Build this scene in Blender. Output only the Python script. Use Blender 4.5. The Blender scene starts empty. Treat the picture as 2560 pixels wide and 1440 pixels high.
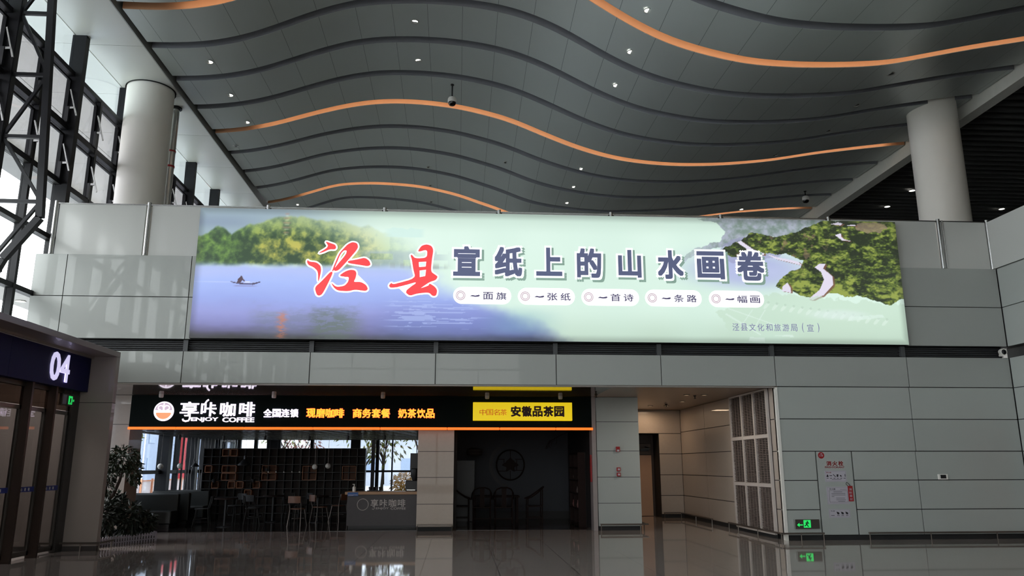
import bpy, math, random
import numpy as np
from mathutils import Matrix, Vector
random.seed(7)
SC = bpy.context.scene
COL = SC.collection
PI = math.pi

# ---------------------------------------------------------------- camera
def camera():
    th, ps, ro = .223992718, .0700694551, -.0015018535
    F = Vector((math.sin(ps)*math.cos(th), math.cos(ps)*math.cos(th), math.sin(th)))
    r = Vector((math.cos(ps), -math.sin(ps), 0)); u = r.cross(F)
    r2 = math.cos(ro)*r + math.sin(ro)*u; u2 = -math.sin(ro)*r + math.cos(ro)*u
    cd = bpy.data.cameras.new('camera'); co = bpy.data.objects.new('camera', cd); COL.objects.link(co)
    m = Matrix.Identity(4)
    for i in range(3):
        m[i][0], m[i][1], m[i][2] = r2[i], u2[i], -F[i]
    m[2][3] = 1.6
    co.matrix_world = m
    cd.sensor_width = 36; cd.lens = 1949.48/2560*36; cd.clip_end = 400; cd.clip_start = .05
    SC.camera = co
camera()

# ---------------------------------------------------------------- sky, exposure
def world():
    w = bpy.data.worlds.new('overcast_sky'); SC.world = w; w.use_nodes = True
    n = w.node_tree.nodes; l = w.node_tree.links
    bg = n['Background']
    tc = n.new('ShaderNodeTexCoord'); sp = n.new('ShaderNodeSeparateXYZ'); rm = n.new('ShaderNodeValToRGB')
    l.new(tc.outputs['Generated'], sp.inputs[0]); l.new(sp.outputs['Z'], rm.inputs[0])
    e = rm.color_ramp.elements
    e[0].position = 0.0; e[0].color = (.95, .975, 1, 1); e[1].position = .7; e[1].color = (1, 1, 1, 1)
    l.new(rm.outputs[0], bg.inputs[0]); bg.inputs[1].default_value = SKY
SKY = 8.5
world()
sun = bpy.data.lights.new('veiled_sun', 'SUN'); sun.energy = 2.5; sun.angle = math.radians(35); sun.color = (1, .97, .93)
so = bpy.data.objects.new('veiled_sun', sun); COL.objects.link(so); so.rotation_euler = (math.radians(42), 0, math.radians(-100))
vs = SC.view_settings
vs.view_transform = 'Standard'; vs.look = 'None'; vs.gamma = 1; vs.exposure = 0.0; vs.use_curve_mapping = False

# ---------------------------------------------------------------- helpers
def lin(c):
    out = []
    for v in c:
        v = v/255.
        out.append(v/12.92 if v <= .04045 else ((v+.055)/1.055)**2.4)
    return out

def M(name, rgb, rough=.5, metal=0., noise=.06, scale=6., spec=.5, emit=0., coat=0., ecol=None, crough=.02):
    m = bpy.data.materials.new(name); m.use_nodes = True
    n = m.node_tree.nodes; l = m.node_tree.links; b = n['Principled BSDF']
    c = lin(rgb)
    if noise > 0:
        tc = n.new('ShaderNodeTexCoord'); nz = n.new('ShaderNodeTexNoise'); nz.inputs['Scale'].default_value = scale
        nz.inputs['Detail'].default_value = 3
        l.new(tc.outputs['Object'], nz.inputs['Vector'])
        mx = n.new('ShaderNodeMix'); mx.data_type = 'RGBA'
        mx.inputs['A'].default_value = [v*(1-noise) for v in c]+[1]; mx.inputs['B'].default_value = [min(1, v*(1+noise)) for v in c]+[1]
        l.new(nz.outputs['Fac'], mx.inputs['Factor']); l.new(mx.outputs['Result'], b.inputs['Base Color'])
    else:
        b.inputs['Base Color'].default_value = c+[1]
    b.inputs['Roughness'].default_value = rough; b.inputs['Metallic'].default_value = metal
    b.inputs['Specular IOR Level'].default_value = spec
    if coat:
        b.inputs['Coat Weight'].default_value = coat; b.inputs['Coat Roughness'].default_value = crough
    if emit:
        b.inputs['Emission Color'].default_value = (lin(ecol) if ecol else c)+[1]; b.inputs['Emission Strength'].default_value = emit
    return m

def glass_mat(name, tint, refl=1.0):
    m = bpy.data.materials.new(name); m.use_nodes = True
    n = m.node_tree.nodes; l = m.node_tree.links; n.clear()
    o = n.new('ShaderNodeOutputMaterial'); t = n.new('ShaderNodeBsdfTransparent'); g = n.new('ShaderNodeBsdfGlossy')
    f = n.new('ShaderNodeLayerWeight'); f.inputs['Blend'].default_value = .5
    p = n.new('ShaderNodeMath'); p.operation = 'POWER'; p.inputs[1].default_value = 5
    mu = n.new('ShaderNodeMath'); mu.operation = 'MULTIPLY_ADD'; mu.inputs[1].default_value = .9*min(refl, 1.05); mu.inputs[2].default_value = .035*refl
    mx = n.new('ShaderNodeMixShader')
    t.inputs[0].default_value = lin(tint)+[1]; g.inputs['Roughness'].default_value = .01
    l.new(f.outputs['Facing'], p.inputs[0]); l.new(p.outputs[0], mu.inputs[0]); l.new(mu.outputs[0], mx.inputs[0]); l.new(t.outputs[0], mx.inputs[1]); l.new(g.outputs[0], mx.inputs[2]); l.new(mx.outputs[0], o.inputs[0])
    return m

class MB:
    """collects shapes in world (or local) coordinates and links them as one mesh"""
    def __init__(s): s.v = []; s.f = []; s.m = []
    def add(s, vs, fs, mi=0):
        o = len(s.v); s.v += [tuple(p) for p in vs]; s.f += [[i+o for i in f] for f in fs]; s.m += [mi]*len(fs); return s
    def box(s, x0, y0, z0, x1, y1, z1, mi=0):
        x0, x1 = min(x0, x1), max(x0, x1); y0, y1 = min(y0, y1), max(y0, y1); z0, z1 = min(z0, z1), max(z0, z1)
        v = [(x0,y0,z0),(x1,y0,z0),(x1,y1,z0),(x0,y1,z0),(x0,y0,z1),(x1,y0,z1),(x1,y1,z1),(x0,y1,z1)]
        return s.add(v, [(0,3,2,1),(4,5,6,7),(0,1,5,4),(1,2,6,5),(2,3,7,6),(3,0,4,7)], mi)
    def bar(s, a, b, w, h=None, up=(0,0,1), mi=0):
        a = Vector(a); b = Vector(b); h = h or w; d = (b-a).normalized(); u = Vector(up)
        if abs(d.dot(u)) > .97: u = Vector((1,0,0))
        r = d.cross(u).normalized(); u = r.cross(d)
        v = [p+r*sx*w/2+u*sz*h/2 for p in (a, b) for sx, sz in ((-1,-1),(1,-1),(1,1),(-1,1))]
        return s.add(v, [(0,1,2,3),(7,6,5,4),(0,4,5,1),(1,5,6,2),(2,6,7,3),(3,7,4,0)], mi)
    def tube(s, pts, r, n=10, mi=0, closed=False):
        pts = [Vector(p) for p in pts]; k = len(pts); rs = r if isinstance(r, (list, tuple)) else [r]*k
        vs = []; pr = None
        for i, p in enumerate(pts):
            d = (pts[(i+1) % k] - pts[i-1]) if closed else (pts[min(i+1, k-1)] - pts[max(i-1, 0)])
            d.normalize()
            if pr is None:
                u = Vector((0,0,1)) if abs(d.z) < .9 else Vector((1,0,0))
                pr = d.cross(u).normalized()
            pr = (pr - d*pr.dot(d)).normalized(); q = d.cross(pr)
            vs += [p + (pr*math.cos(2*PI*j/n) + q*math.sin(2*PI*j/n))*rs[i] for j in range(n)]
        fs = []
        for i in range(k if closed else k-1):
            a = i*n; b = ((i+1) % k)*n
            fs += [(a+j, a+(j+1) % n, b+(j+1) % n, b+j) for j in range(n)]
        if not closed: fs += [tuple(range(n))[::-1], tuple(range((k-1)*n, k*n))]
        return s.add(vs, fs, mi)
    def lathe(s, prof, c, n=20, mi=0, axis='Z', cap=True):
        vs = []
        for r, h in prof:
            for j in range(n):
                a = 2*PI*j/n; x, y = r*math.cos(a), r*math.sin(a)
                vs.append((c[0]+x, c[1]+y, c[2]+h) if axis == 'Z' else (c[0]+x, c[1]-h, c[2]+y) if axis == 'Y' else (c[0]+h, c[1]+x, c[2]+y))
        fs = []
        for i in range(len(prof)-1):
            a = i*n; b = a+n
            fs += [(a+j, a+(j+1) % n, b+(j+1) % n, b+j) for j in range(n)]
        if cap: fs += [tuple(range(n))[::-1], tuple(range((len(prof)-1)*n, len(prof)*n))]
        return s.add(vs, fs, mi)
    def sphere(s, c, r, n=14, mi=0, sz=1.):
        k = n//2
        return s.lathe([(max(1e-4, r*math.sin(PI*i/k)), -r*sz*math.cos(PI*i/k)) for i in range(k+1)], c, n, mi)
    def prism(s, poly, y0, y1, mi=0, plane='XZ'):
        def P(a, b, h): return (a, h, b) if plane == 'XZ' else (a, b, h) if plane == 'XY' else (h, a, b)
        k = len(poly); vs = [P(a, b, y0) for a, b in poly] + [P(a, b, y1) for a, b in poly]
        fs = [tuple(range(k)), tuple(range(k, 2*k))[::-1]] + [(i, i+k, (i+1) % k+k, (i+1) % k) for i in range(k)]
        return s.add(vs, fs, mi)
    def build(s, name, mats, parent=None, smooth=False, bevel=0., origin=None, recalc=True):
        me = bpy.data.meshes.new(name)
        V = s.v
        if parent is not None:
            ol = Vector(parent['_o']) if '_o' in parent else Vector((0,0,0))
            own = ol if origin is None else Vector(origin)
        else:
            if origin is None:
                A = np.array(V); own = Vector(((A[:,0].min()+A[:,0].max())/2, (A[:,1].min()+A[:,1].max())/2, A[:,2].min()))
            else: own = Vector(origin)
            ol = Vector((0,0,0))
        me.from_pydata([(p[0]-own[0], p[1]-own[1], p[2]-own[2]) for p in V], [], s.f)
        if not isinstance(mats, (list, tuple)): mats = [mats]
        for m in mats: me.materials.append(m)
        me.polygons.foreach_set('material_index', s.m)
        if smooth: me.polygons.foreach_set('use_smooth', [True]*len(s.f))
        if recalc:
            import bmesh
            bm = bmesh.new(); bm.from_mesh(me); bmesh.ops.recalc_face_normals(bm, faces=bm.faces); bm.to_mesh(me); bm.free()
        me.update()
        o = bpy.data.objects.new(name, me); COL.objects.link(o)
        o.location = own-ol
        o['_o'] = list(own)
        if parent is not None: o.parent = parent
        if smooth and hasattr(me, 'set_sharp_from_angle'): me.set_sharp_from_angle(angle=math.radians(42))
        if bevel:
            b = o.modifiers.new('bevel', 'BEVEL'); b.width = bevel; b.segments = 2; b.limit_method = 'ANGLE'
        return o

def tag(o, label, cat, group=None, kind=None):
    o['label'] = label; o['category'] = cat
    if group: o['group'] = group
    if kind: o['kind'] = kind
    return o
def thing(name, label, cat, loc=(0,0,0), group=None):
    o = bpy.data.objects.new(name, None); COL.objects.link(o); o.location = loc; o.empty_display_size = .2
    o['_o'] = list(loc)
    return tag(o, label, cat, group)
def struct(o): o['kind'] = 'structure'; return o
def shell(name, loc=(0,0,0)):
    o = bpy.data.objects.new(name, None); COL.objects.link(o); o.location = loc; o['_o'] = list(loc); o['kind'] = 'structure'; return o
def plabel(o, label): o['label'] = label; return o
def copy_thing(root, loc, rotz=0., label=None, scale=None):
    r = root.copy(); COL.objects.link(r); r.location = loc; r.rotation_euler = (0,0,rotz)
    if scale: r.scale = scale
    if label: r['label'] = label
    for ch in list(root.children):
        c = ch.copy(); COL.objects.link(c); c.parent = r
        for g in list(ch.children):
            d = g.copy(); COL.objects.link(d); d.parent = c
    return r

def text_mesh(s, offset=0.0):
    """outline of a written word as (vertices in 2-D, faces), filled"""
    c = bpy.data.curves.new('t', 'FONT'); c.body = s; c.offset = offset; c.resolution_u = 3
    o = bpy.data.objects.new('t', c); COL.objects.link(o)
    bpy.context.view_layer.update()
    dg = bpy.context.evaluated_depsgraph_get()
    me = bpy.data.meshes.new_from_object(o.evaluated_get(dg))
    vs = [(v.co.x, v.co.y) for v in me.vertices]; fs = [tuple(p.vertices) for p in me.polygons]
    ed = {}
    for f in fs:
        for i in range(len(f)):
            k = (f[i], f[(i+1) % len(f)]); ed[k] = 1
    rim = [k for k in ed if (k[1], k[0]) not in ed]
    bpy.data.objects.remove(o); bpy.data.curves.remove(c); bpy.data.meshes.remove(me)
    return vs, fs, rim
def lettering(mb, s, x0, x1, z0, z1, y, depth=.02, offset=0., mi=0, ref=None, face='-Y', shear=0.):
    """write S into the box x0..x1, z0..z1 on the plane y, DEPTH thick; ref: fit as if bounds were those of the plain font"""
    vs, fs, rim = text_mesh(s, 0.0)
    if not vs: return
    ax = [v[0] for v in vs]; ay = [v[1] for v in vs]; o_ = offset
    bx = (min(ax)-o_, max(ax)+o_, min(ay)-o_, max(ay)+o_)
    def P(a, b, d):
        X = x0+(a-bx[0])/(bx[1]-bx[0])*(x1-x0); Z = z0+(b-bx[2])/(bx[3]-bx[2])*(z1-z0)
        X += shear*(Z-z0)
        return (X, y-d, Z) if face == '-Y' else (y+d, X, Z)
    k = len(vs)
    sh = [(0, 0)]
    if o_ > 0:                                       # heavier weight: the outline repeated round a small square
        sh = [(o_*a, o_*b) for a in (-1, 0, 1) for b in (-1, 0, 1)]
        if o_ > .05: sh += [(o_*.5*math.cos(2*PI*i/8), o_*.5*math.sin(2*PI*i/8)) for i in range(8)]
    for i, (dx, dy) in enumerate(sh):
        e = depth-.00002*i
        if i == 0: mb.add([P(a+dx, b+dy, e) for a, b in vs]+[P(a+dx, b+dy, 0) for a, b in vs], list(fs)+[(a, b, b+k, a+k) for a, b in rim], mi)
        elif depth > .008: mb.add([P(a+dx, b+dy, e) for a, b in vs]+[P(a+dx, b+dy, 0) for a, b in vs], list(fs)+[(a, b, b+k, a+k) for a, b in rim], mi)
        else: mb.add([P(a+dx, b+dy, e) for a, b in vs], list(fs), mi)
    return bx

# ---------------------------------------------------------------- materials
m_panel = M('enamel_panel', (156, 160, 156), .42, noise=.03, scale=.7, coat=.32)
m_panel_r = M('enamel_panel_grey', (162, 167, 163), .42, noise=.03, scale=.7, coat=.25)
m_frost = M('frosted_parapet_panel', (186, 188, 184), .3, noise=.04, scale=90, coat=.35, crough=.08)
m_joint = M('dark_joint', (26, 27, 28), .7)
m_black = M('black_metal', (22, 23, 26), .45, noise=.1)
m_truss = M('graphite_steel', (26, 27, 31), .45, noise=.1, spec=.3)
m_mull = M('black_window_frame', (17, 18, 21), .5, noise=.1, spec=.25)
m_chrome = M('brushed_steel', (190, 190, 188), .25, metal=1.)
m_white = M('white_paint', (222, 220, 214), .45, noise=.03)
m_colm = M('column_cladding', (222, 219, 210), .45, noise=.03, scale=2)
m_soffit = M('soffit_sheet', (196, 196, 190), .4, noise=.02, scale=1.)
m_beige = M('beige_stone_panel', (176, 160, 146), .4, noise=.05, scale=14, coat=.3)
m_beige_dk = M('shade_stone_panel', (172, 160, 148), .4, noise=.05, scale=14, coat=.3)  # stone tone of the passage walls
m_portal = M('portal_sheet', (150, 138, 132), .45, noise=.03, coat=.2)
m_navy = M('navy_sign_board', (14, 15, 66), .5, noise=.05, spec=.15)
m_copper = M('copper_fascia', (202, 150, 112), .45, metal=.1, noise=.08, scale=3)
m_fascia = M('anthracite_fascia', (128, 130, 136), .45, noise=.06)
m_plenum = M('plenum_black', (10, 10, 11), .9)
m_led = M('warm_cove_light', (255, 224, 194), .5, noise=0, emit=10.)
m_lens = M('downlight_lens', (255, 250, 240), .4, noise=0, emit=9.)
m_lens_off = M('downlight_lens_off', (70, 70, 68), .25)
m_ring = M('downlight_ring', (176, 176, 170), .35, metal=.6)
m_slat = M('ceiling_slat', (74, 75, 74), .5, noise=.05)
m_deck = M('ceiling_deck', (20, 20, 21), .8)
m_oled = M('orange_light_line', (255, 122, 36), .4, noise=0, emit=.95)
m_signbd = M('dark_green_sign_board', (5, 15, 13), .6, noise=.1, spec=.08)
m_wtext = M('white_lit_letter', (250, 240, 255), .4, noise=0, emit=1.15)
m_ytext = M('amber_lit_letter', (255, 206, 58), .4, noise=0, emit=1.0)
m_ytext2 = M('orange_lit_edge', (236, 112, 62), .4, noise=0, emit=.85)
m_ybox = M('yellow_light_box', (236, 204, 20), .4, noise=.05, scale=3, emit=.72)
m_maroon = M('maroon_letter', (58, 8, 10), .5, noise=0)
m_redtxt = M('red_letter', (206, 82, 26), .5, noise=0, emit=.35)
m_lilac = M('lilac_letter', (206, 200, 236), .4, noise=0, emit=.95)
m_green_e = M('green_exit_light', (40, 220, 100), .4, noise=0, emit=.75)
m_exit = M('exit_sign_case', (72, 66, 60), .3, noise=.05, metal=.3)
m_red = M('red_plastic', (150, 16, 22), .4, noise=.06)
m_paper = M('notice_paper', (176, 172, 182), .45, noise=.04)
m_ink = M('black_print', (30, 28, 34), .6, noise=0)
m_redink = M('red_print', (128, 14, 20), .5, noise=0)
m_wood = M('plywood', (150, 96, 62), .5, noise=.18, scale=9)
m_woodtop = M('oak_worktop', (176, 136, 100), .4, noise=.14, scale=7)
m_darkwood = M('dark_rosewood', (34, 21, 18), .6, noise=.2, scale=8, spec=.15)
m_stone_dk = M('charcoal_stone', (58, 52, 54), .45, noise=.16, scale=16)
m_cafewall = M('cafe_dark_wall', (30, 28, 27), .7, noise=.1)
m_shelfback = M('shelf_back', (44, 37, 35), .7, noise=.12)
m_teawall = M('tea_room_wall', (62, 65, 71), .75, noise=.05)
m_teadark = M('tea_room_dark', (24, 24, 26), .6)
m_white_gloss = M('globe_glass', (226, 222, 214), .2, noise=.02)
m_sofa = M('olive_leather', (26, 29, 26), .45, noise=.14, scale=10)
m_tabletop = M('white_tabletop', (196, 194, 192), .25, noise=.03)
m_leaf = M('glossy_leaf', (30, 44, 24), .4, noise=.4, scale=5)
m_leaf2 = M('shrub_leaf', (24, 34, 22), .5, noise=.4, scale=6)
m_bark = M('bark', (58, 46, 40), .8, noise=.25, scale=12)
m_picket = M('white_picket', (150, 142, 152), .5, noise=.05)
m_soil = M('soil', (26, 20, 16), .9, noise=.3, scale=20)
m_doorleaf = M('pale_door_leaf', (196, 158, 130), .4, noise=.04)
m_grille = M('grille_blade', (118, 106, 100), .45, noise=.08)
m_grille_fr = M('grille_frame', (188, 180, 174), .4, noise=.03)
m_blue = M('blue_plastic', (30, 84, 150), .4)
m_grass = M('lawn', (142, 140, 84), .95, noise=.3, scale=2)
m_paving = M('pavement', (184, 186, 188), .9, noise=.08, scale=1)
m_bldg = M('pale_building', (176, 188, 206), .7, noise=.04, scale=.3)
m_bldg2 = M('white_building', (190, 194, 200), .7, noise=.03, scale=.3)
m_redch = M('red_outdoor_sign', (200, 50, 54), .6, noise=.05)
m_or = M('orange_barrier', (222, 150, 110), .6, noise=.05)
m_barrier = M('barrier_panel', (236, 224, 222), .6, noise=.04)
m_treeleaf = M('spring_leaf', (128, 136, 74), .8, noise=.35, scale=2)
m_drybush = M('dry_bush_leaf', (176, 140, 84), .8, noise=.3, scale=2)
g_clear = glass_mat('clear_pane', (250, 252, 252))
g_tint = glass_mat('lilac_pane', (212, 212, 215))
g_top = glass_mat('sea_pane', (234, 240, 243))
g_cafe = glass_mat('tinted_shop_pane', (190, 195, 201))  # tint added to dim the outdoors and keep the shop dark
g_door = glass_mat('door_pane', (200, 198, 196), 1.4)
g_hood = glass_mat('camera_dome', (90, 90, 92), 1.5)

def floor_mat():
    m = bpy.data.materials.new('polished_granite'); m.use_nodes = True
    n = m.node_tree.nodes; l = m.node_tree.links; b = n['Principled BSDF']
    g = n.new('ShaderNodeNewGeometry'); sp = n.new('ShaderNodeSeparateXYZ'); l.new(g.outputs['Position'], sp.inputs[0])
    def line(out, per, off, w):
        a = n.new('ShaderNodeMath'); a.operation = 'ADD'; a.inputs[1].default_value = off; l.new(out, a.inputs[0])
        d = n.new('ShaderNodeMath'); d.operation = 'PINGPONG'; d.inputs[1].default_value = per/2; l.new(a.outputs[0], d.inputs[0])
        t = n.new('ShaderNodeMath'); t.operation = 'LESS_THAN'; t.inputs[1].default_value = w; l.new(d.outputs[0], t.inputs[0]); return t.outputs[0]
    lx = line(sp.outputs['X'], 1.2, 0.52+40*1.2, .006); ly = line(sp.outputs['Y'], 1.2, 40*1.2, .008)
    mxn = n.new('ShaderNodeMath'); mxn.operation = 'MAXIMUM'; l.new(lx, mxn.inputs[0]); l.new(ly, mxn.inputs[1])
    nz = n.new('ShaderNodeTexNoise'); nz.inputs['Scale'].default_value = 120; l.new(g.outputs['Position'], nz.inputs['Vector'])
    nz2 = n.new('ShaderNodeTexNoise'); nz2.inputs['Scale'].default_value = .8; l.new(g.outputs['Position'], nz2.inputs['Vector'])
    r = n.new('ShaderNodeValToRGB'); r.color_ramp.elements[0].color = lin((136, 126, 121))+[1]; r.color_ramp.elements[1].color = lin((166, 156, 150))+[1]
    r.color_ramp.elements[0].position = .3; r.color_ramp.elements[1].position = .7
    l.new(nz.outputs['Fac'], r.inputs[0])
    mx = n.new('ShaderNodeMix'); mx.data_type = 'RGBA'; mx.inputs['B'].default_value = lin((58, 52, 50))+[1]
    l.new(r.outputs[0], mx.inputs['A']); l.new(mxn.outputs[0], mx.inputs['Factor']); l.new(mx.outputs['Result'], b.inputs['Base Color'])
    rr = n.new('ShaderNodeMapRange'); rr.inputs['To Min'].default_value = .03; rr.inputs['To Max'].default_value = .055
    l.new(nz2.outputs['Fac'], rr.inputs['Value']); l.new(rr.outputs[0], b.inputs['Roughness'])
    b.inputs['Specular IOR Level'].default_value = .5
    return m
m_floor = floor_mat()

def ceil_mat():
    m = M('ceiling_panel_sheet', (178, 186, 184), .38, metal=.35, noise=.02, scale=1, spec=.5)
    n = m.node_tree.nodes; l = m.node_tree.links; b = n['Principled BSDF']
    src = b.inputs['Base Color'].links[0].from_socket
    g = n.new('ShaderNodeNewGeometry'); sp = n.new('ShaderNodeSeparateXYZ'); l.new(g.outputs['Position'], sp.inputs[0])
    a = n.new('ShaderNodeMath'); a.operation = 'ADD'; a.inputs[1].default_value = 93.0; l.new(sp.outputs['X'], a.inputs[0])
    d = n.new('ShaderNodeMath'); d.operation = 'PINGPONG'; d.inputs[1].default_value = .465; l.new(a.outputs[0], d.inputs[0])
    t = n.new('ShaderNodeMath'); t.operation = 'LESS_THAN'; t.inputs[1].default_value = .005; l.new(d.outputs[0], t.inputs[0])
    mx = n.new('ShaderNodeMix'); mx.data_type = 'RGBA'; mx.inputs['B'].default_value = lin((100, 104, 104))+[1]
    l.new(src, mx.inputs['A']); l.new(t.outputs[0], mx.inputs['Factor']); l.new(mx.outputs['Result'], b.inputs['Base Color'])
    return m
m_ceil = ceil_mat()

# ---------------------------------------------------------------- the hall: floor and walls
W = 17.35
b = MB().box(-9.6, -16, -.2, 26, 31, 0); struct(b.build('floor', m_floor, origin=(0,0,0)))
struct(MB().box(-9.3, 20.7, 0, -.08, 29.9, .004).box(.03, 20.7, 0, 3.45, 24.9, .004).build('floor_shops', M('dark_shop_floor', (44, 40, 39), .08, noise=.15, scale=1.5)))
def panel_face(mb, xs, zs, y, gap=.018, d=.03, axis='Y', flip=1, skip=()):
    """a grid of cladding panels, each separate box, on the plane y (front face towards -Y or, with axis X, along X)"""
    for i in range(len(xs)-1):
        for j in range(len(zs)-1):
            if (i, j) in skip: continue
            a0, a1, c0, c1 = xs[i]+gap/2, xs[i+1]-gap/2, zs[j]+gap/2, zs[j+1]-gap/2
            if axis == 'Y': mb.box(a0, y, c0, a1, y+d, c1, 0)
            else: mb.box(y, a0, c0, y+d*flip, a1, c1, 0)

# upper and middle bands over the shops
w = MB()
panel_face(w, [-9.35, -8.66, -5.97, -3.24, -.49, 2.21, 4.6, 7.25, 10.4, 12.9], [4.31, 5.25, 6.2], W)
panel_face(w, [-9.35, -5.97, -3.24, -.49, 2.21, 4.6, 7.25, 10.4, 12.9], [3.35, 4.05], W)
w.box(-9.35, W+.03, 4.31, 12.9, W+.3, 6.2, 1)
w.box(-9.35, W+.03, 3.37, 12.9, W+.3, 4.05, 1)
w.box(-9.35, W+.22, 4.05, 12.9, W+.3, 4.31, 1)
for k in range(5): w.box(-9.35, W+.17, 4.085+k*.047, 12.9, W+.22, 4.10+k*.047, 2)
for x in (-5.97, -3.24, -.49, 2.21, 4.6, 7.25, 10.4): w.box(x-.05, W+.1, 4.05, x+.05, W+.2, 4.31, 3)
w.box(-9.35, W-.01, 3.315, 7.2, W+.06, 3.35, 4)
struct(w.build('wall_back', [m_panel, m_joint, M('slot_louvre', (58, 60, 64), .5), M('slot_post', (74, 76, 78), .5), M('lintel_edge', (130, 124, 118), .4)]))
# right wall with the hydrant cabinet left out of the grid
w = MB()
zs = [.10, .641, 1.272, 1.905, 2.62, 3.346]
panel_face(w, [7.26, 8.03], zs[:4], W); panel_face(w, [8.87, 10.36, 12.9], zs[:4], W)
panel_face(w, [7.26, 10.38, 12.9], zs[3:], W)
w.box(7.26, W+.03, .0, 12.9, W+.5, 3.346, 1)
struct(w.build('wall_back', [m_panel_r, m_joint]))
struct(MB().box(7.2, W-.015, .0, 7.26, W+.12, 3.33).build('trim_1', m_white))
struct(MB().box(7.3, W+.012, 0, 12.9, W+.03, .095).build('baseboard_right', m_joint))
# wall that comes forward on the right
w = MB()
panel_face(w, [2.0, 4.7, 7.4, 10.1, 12.8, 15.2, W-.02], [.1, .641, 1.272, 1.905, 2.62, 3.346, 4.05], 12.9, axis='X', skip=((4,0),(4,1),(4,2),(4,3)))
panel_face(w, [2.0, 4.7, 7.4, 10.1, 12.8, 15.2, W-.02], [4.31, 5.25, 6.2], 12.9, axis='X')
w.box(12.93, 2, .0, 13.2, W+.3, 4.05, 1); w.box(12.93, 2, 4.31, 13.2, W+.3, 6.2, 1); w.box(13.1, 2, 4.05, 13.2, W+.3, 4.31, 1)
struct(w.build('wall_right', [m_panel_r, m_joint]))
d = shell('door_1', (12.9, 16.2, 0))
MB().box(12.86, 15.25, 0, 12.93, 17.0, 2.62).build('door_frame', m_grille, d)
MB().box(12.84, 15.35, 0, 12.87, 16.9, 2.55).build('door_leaf', M('brown_door', (120, 78, 58), .4), d)
# enclosing walls out of view
struct(MB().box(-9.6, -16.2, 11.6, 26, -16, 13.5).box(-9.6, -16.2, 0, 26, -16, .3).box(4.0, -16.2, .3, 26, -16, 11.6).build('wall_rear', M('rear_wall', (170, 172, 170), .6)))
rw = shell('window_rear', (8, -16, .3))  # unseen window added and sized to bring fill light from behind
f = MB()
for k in range(6): f.box(-9.6+k*2.72, -16.15, .3, -9.48+k*2.72, -15.95, 11.6)
for z in (3.9, 7.7): f.box(-9.6, -16.12, z-.06, 4.0, -15.98, z+.06)
f.build('frame', m_mull, rw)
MB().box(-9.6, -16.06, .3, 4.0, -16.05, 11.6).build('pane', glass_mat('smoked_pane', (196, 196, 194)), rw)
struct(MB().box(26, -16, 0, 26.2, 36, 13.5).build('wall_far_right', M('far_wall', (112, 114, 112), .6)))
struct(MB().box(-9.6, 35, 6.2, 26, 35.2, 13.5).build('wall_upper_back', M('upper_wall', (160, 162, 160), .6)))
struct(MB().box(-9.35, W+.3, 6.0, 26, 35.2, 6.2).box(13.2, 2, 6.0, 26, W+.3, 6.2).build('floor_upper', M('mezzanine_slab', (120, 118, 114), .6)))

# parapet of frosted panels with steel posts on top of the band
p = thing('glass_parapet', 'frosted grey parapet with steel posts along the wall top behind the billboard', 'parapet', (2, W+.06, 6.2))
posts = [-9.06, -7.03, -4.38, -1.73, .92, 3.57, 6.22, 8.87, 11.62]
for i in range(len(posts)):
    x0, x1 = posts[i], posts[i+1] if i+1 < len(posts) else 12.88
    MB().box(x0+.07, W+.05, 6.2, x1-.07, W+.08, 7.375).build('frosted_panel', m_frost, p)
MB().box(12.84, 8, 6.2, 12.87, W, 7.375).build('frosted_panel', m_frost, p)
MB().box(-9.06, W+.03, 7.375, 12.86, W+.1, 7.40).build('top_rail', m_chrome, p)
for i, x in enumerate(posts+[12.86]):
    b = MB().tube([(x, W+.045, 6.2), (x, W+.045, 7.44)], .042, 10)
    if i >= 8: b.tube([(x+.1, W+.045, 6.2), (x+.1, W+.045, 7.41)], .022, 8)
    b.build('post', m_chrome, p, smooth=True)

# soffit over the shop fronts and the side passage
m_soff2 = M('shop_soffit', (92, 82, 76), .045, noise=0, spec=.9)
m_soff3 = M('passage_soffit', (150, 130, 112), .3, noise=.03, scale=1)
struct(MB().box(-9.35, W+.06, 3.35, 3.55, 20.6, 3.45).build('ceiling', m_soff2))
struct(MB().box(3.55, W+.06, 3.35, 7.3, 26.2, 3.45).build('ceiling', m_soff3))

# passage beside the tea room
w = MB()
panel_face(w, [17.40, 17.72], [.10, .641, 1.272, 1.905, 2.62, 3.35], 7.2, axis='X')
panel_face(w, [20.25, 22.6, 25.07], [.10, .675, 1.31, 1.96, 2.64, 3.35], 7.2, axis='X')
w.box(7.23, W+.05, 0, 7.5, 25.3, 3.35, 1)
struct(w.build('wall_passage', [m_beige_dk, m_joint]))
w = MB(); panel_face(w, [6.47, 7.2], [.10, .675, 1.31, 1.96, 2.6], 25.07); panel_face(w, [4.7, 7.2], [2.6, 3.35], 25.07)
panel_face(w, [4.7, 5.68], [.10, .675, 1.31, 1.96, 2.6], 25.07)
w.box(6.5, 25.1, 0, 7.4, 25.3, 3.35, 1); w.box(4.7, 25.1, 2.62, 6.5, 25.3, 3.35, 1); w.box(4.7, 25.1, 0, 5.65, 25.3, 2.62, 1)
w.box(6.47, 25.1, 0, 6.53, 26, 2.6, 1); w.box(5.6, 25.1, 0, 5.66, 26, 2.6, 1); w.box(5.6, 25.1, 2.6, 6.53, 26, 2.66, 1)
struct(w.build('wall_passage', [m_beige_dk, m_joint]))
d = shell('door_2', (6.05, 25.9, 0))
MB().box(5.66, 25.86, 2.3, 6.47, 25.95, 2.6).box(5.66, 25.84, 0, 5.74, 25.96, 2.6).box(6.40, 25.84, 0, 6.47, 25.96, 2.6).box(5.6, 25.95, 0, 6.5, 26.0, 2.6).build('door_frame', M('door_frame_brown', (58, 46, 40), .5), d)
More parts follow.
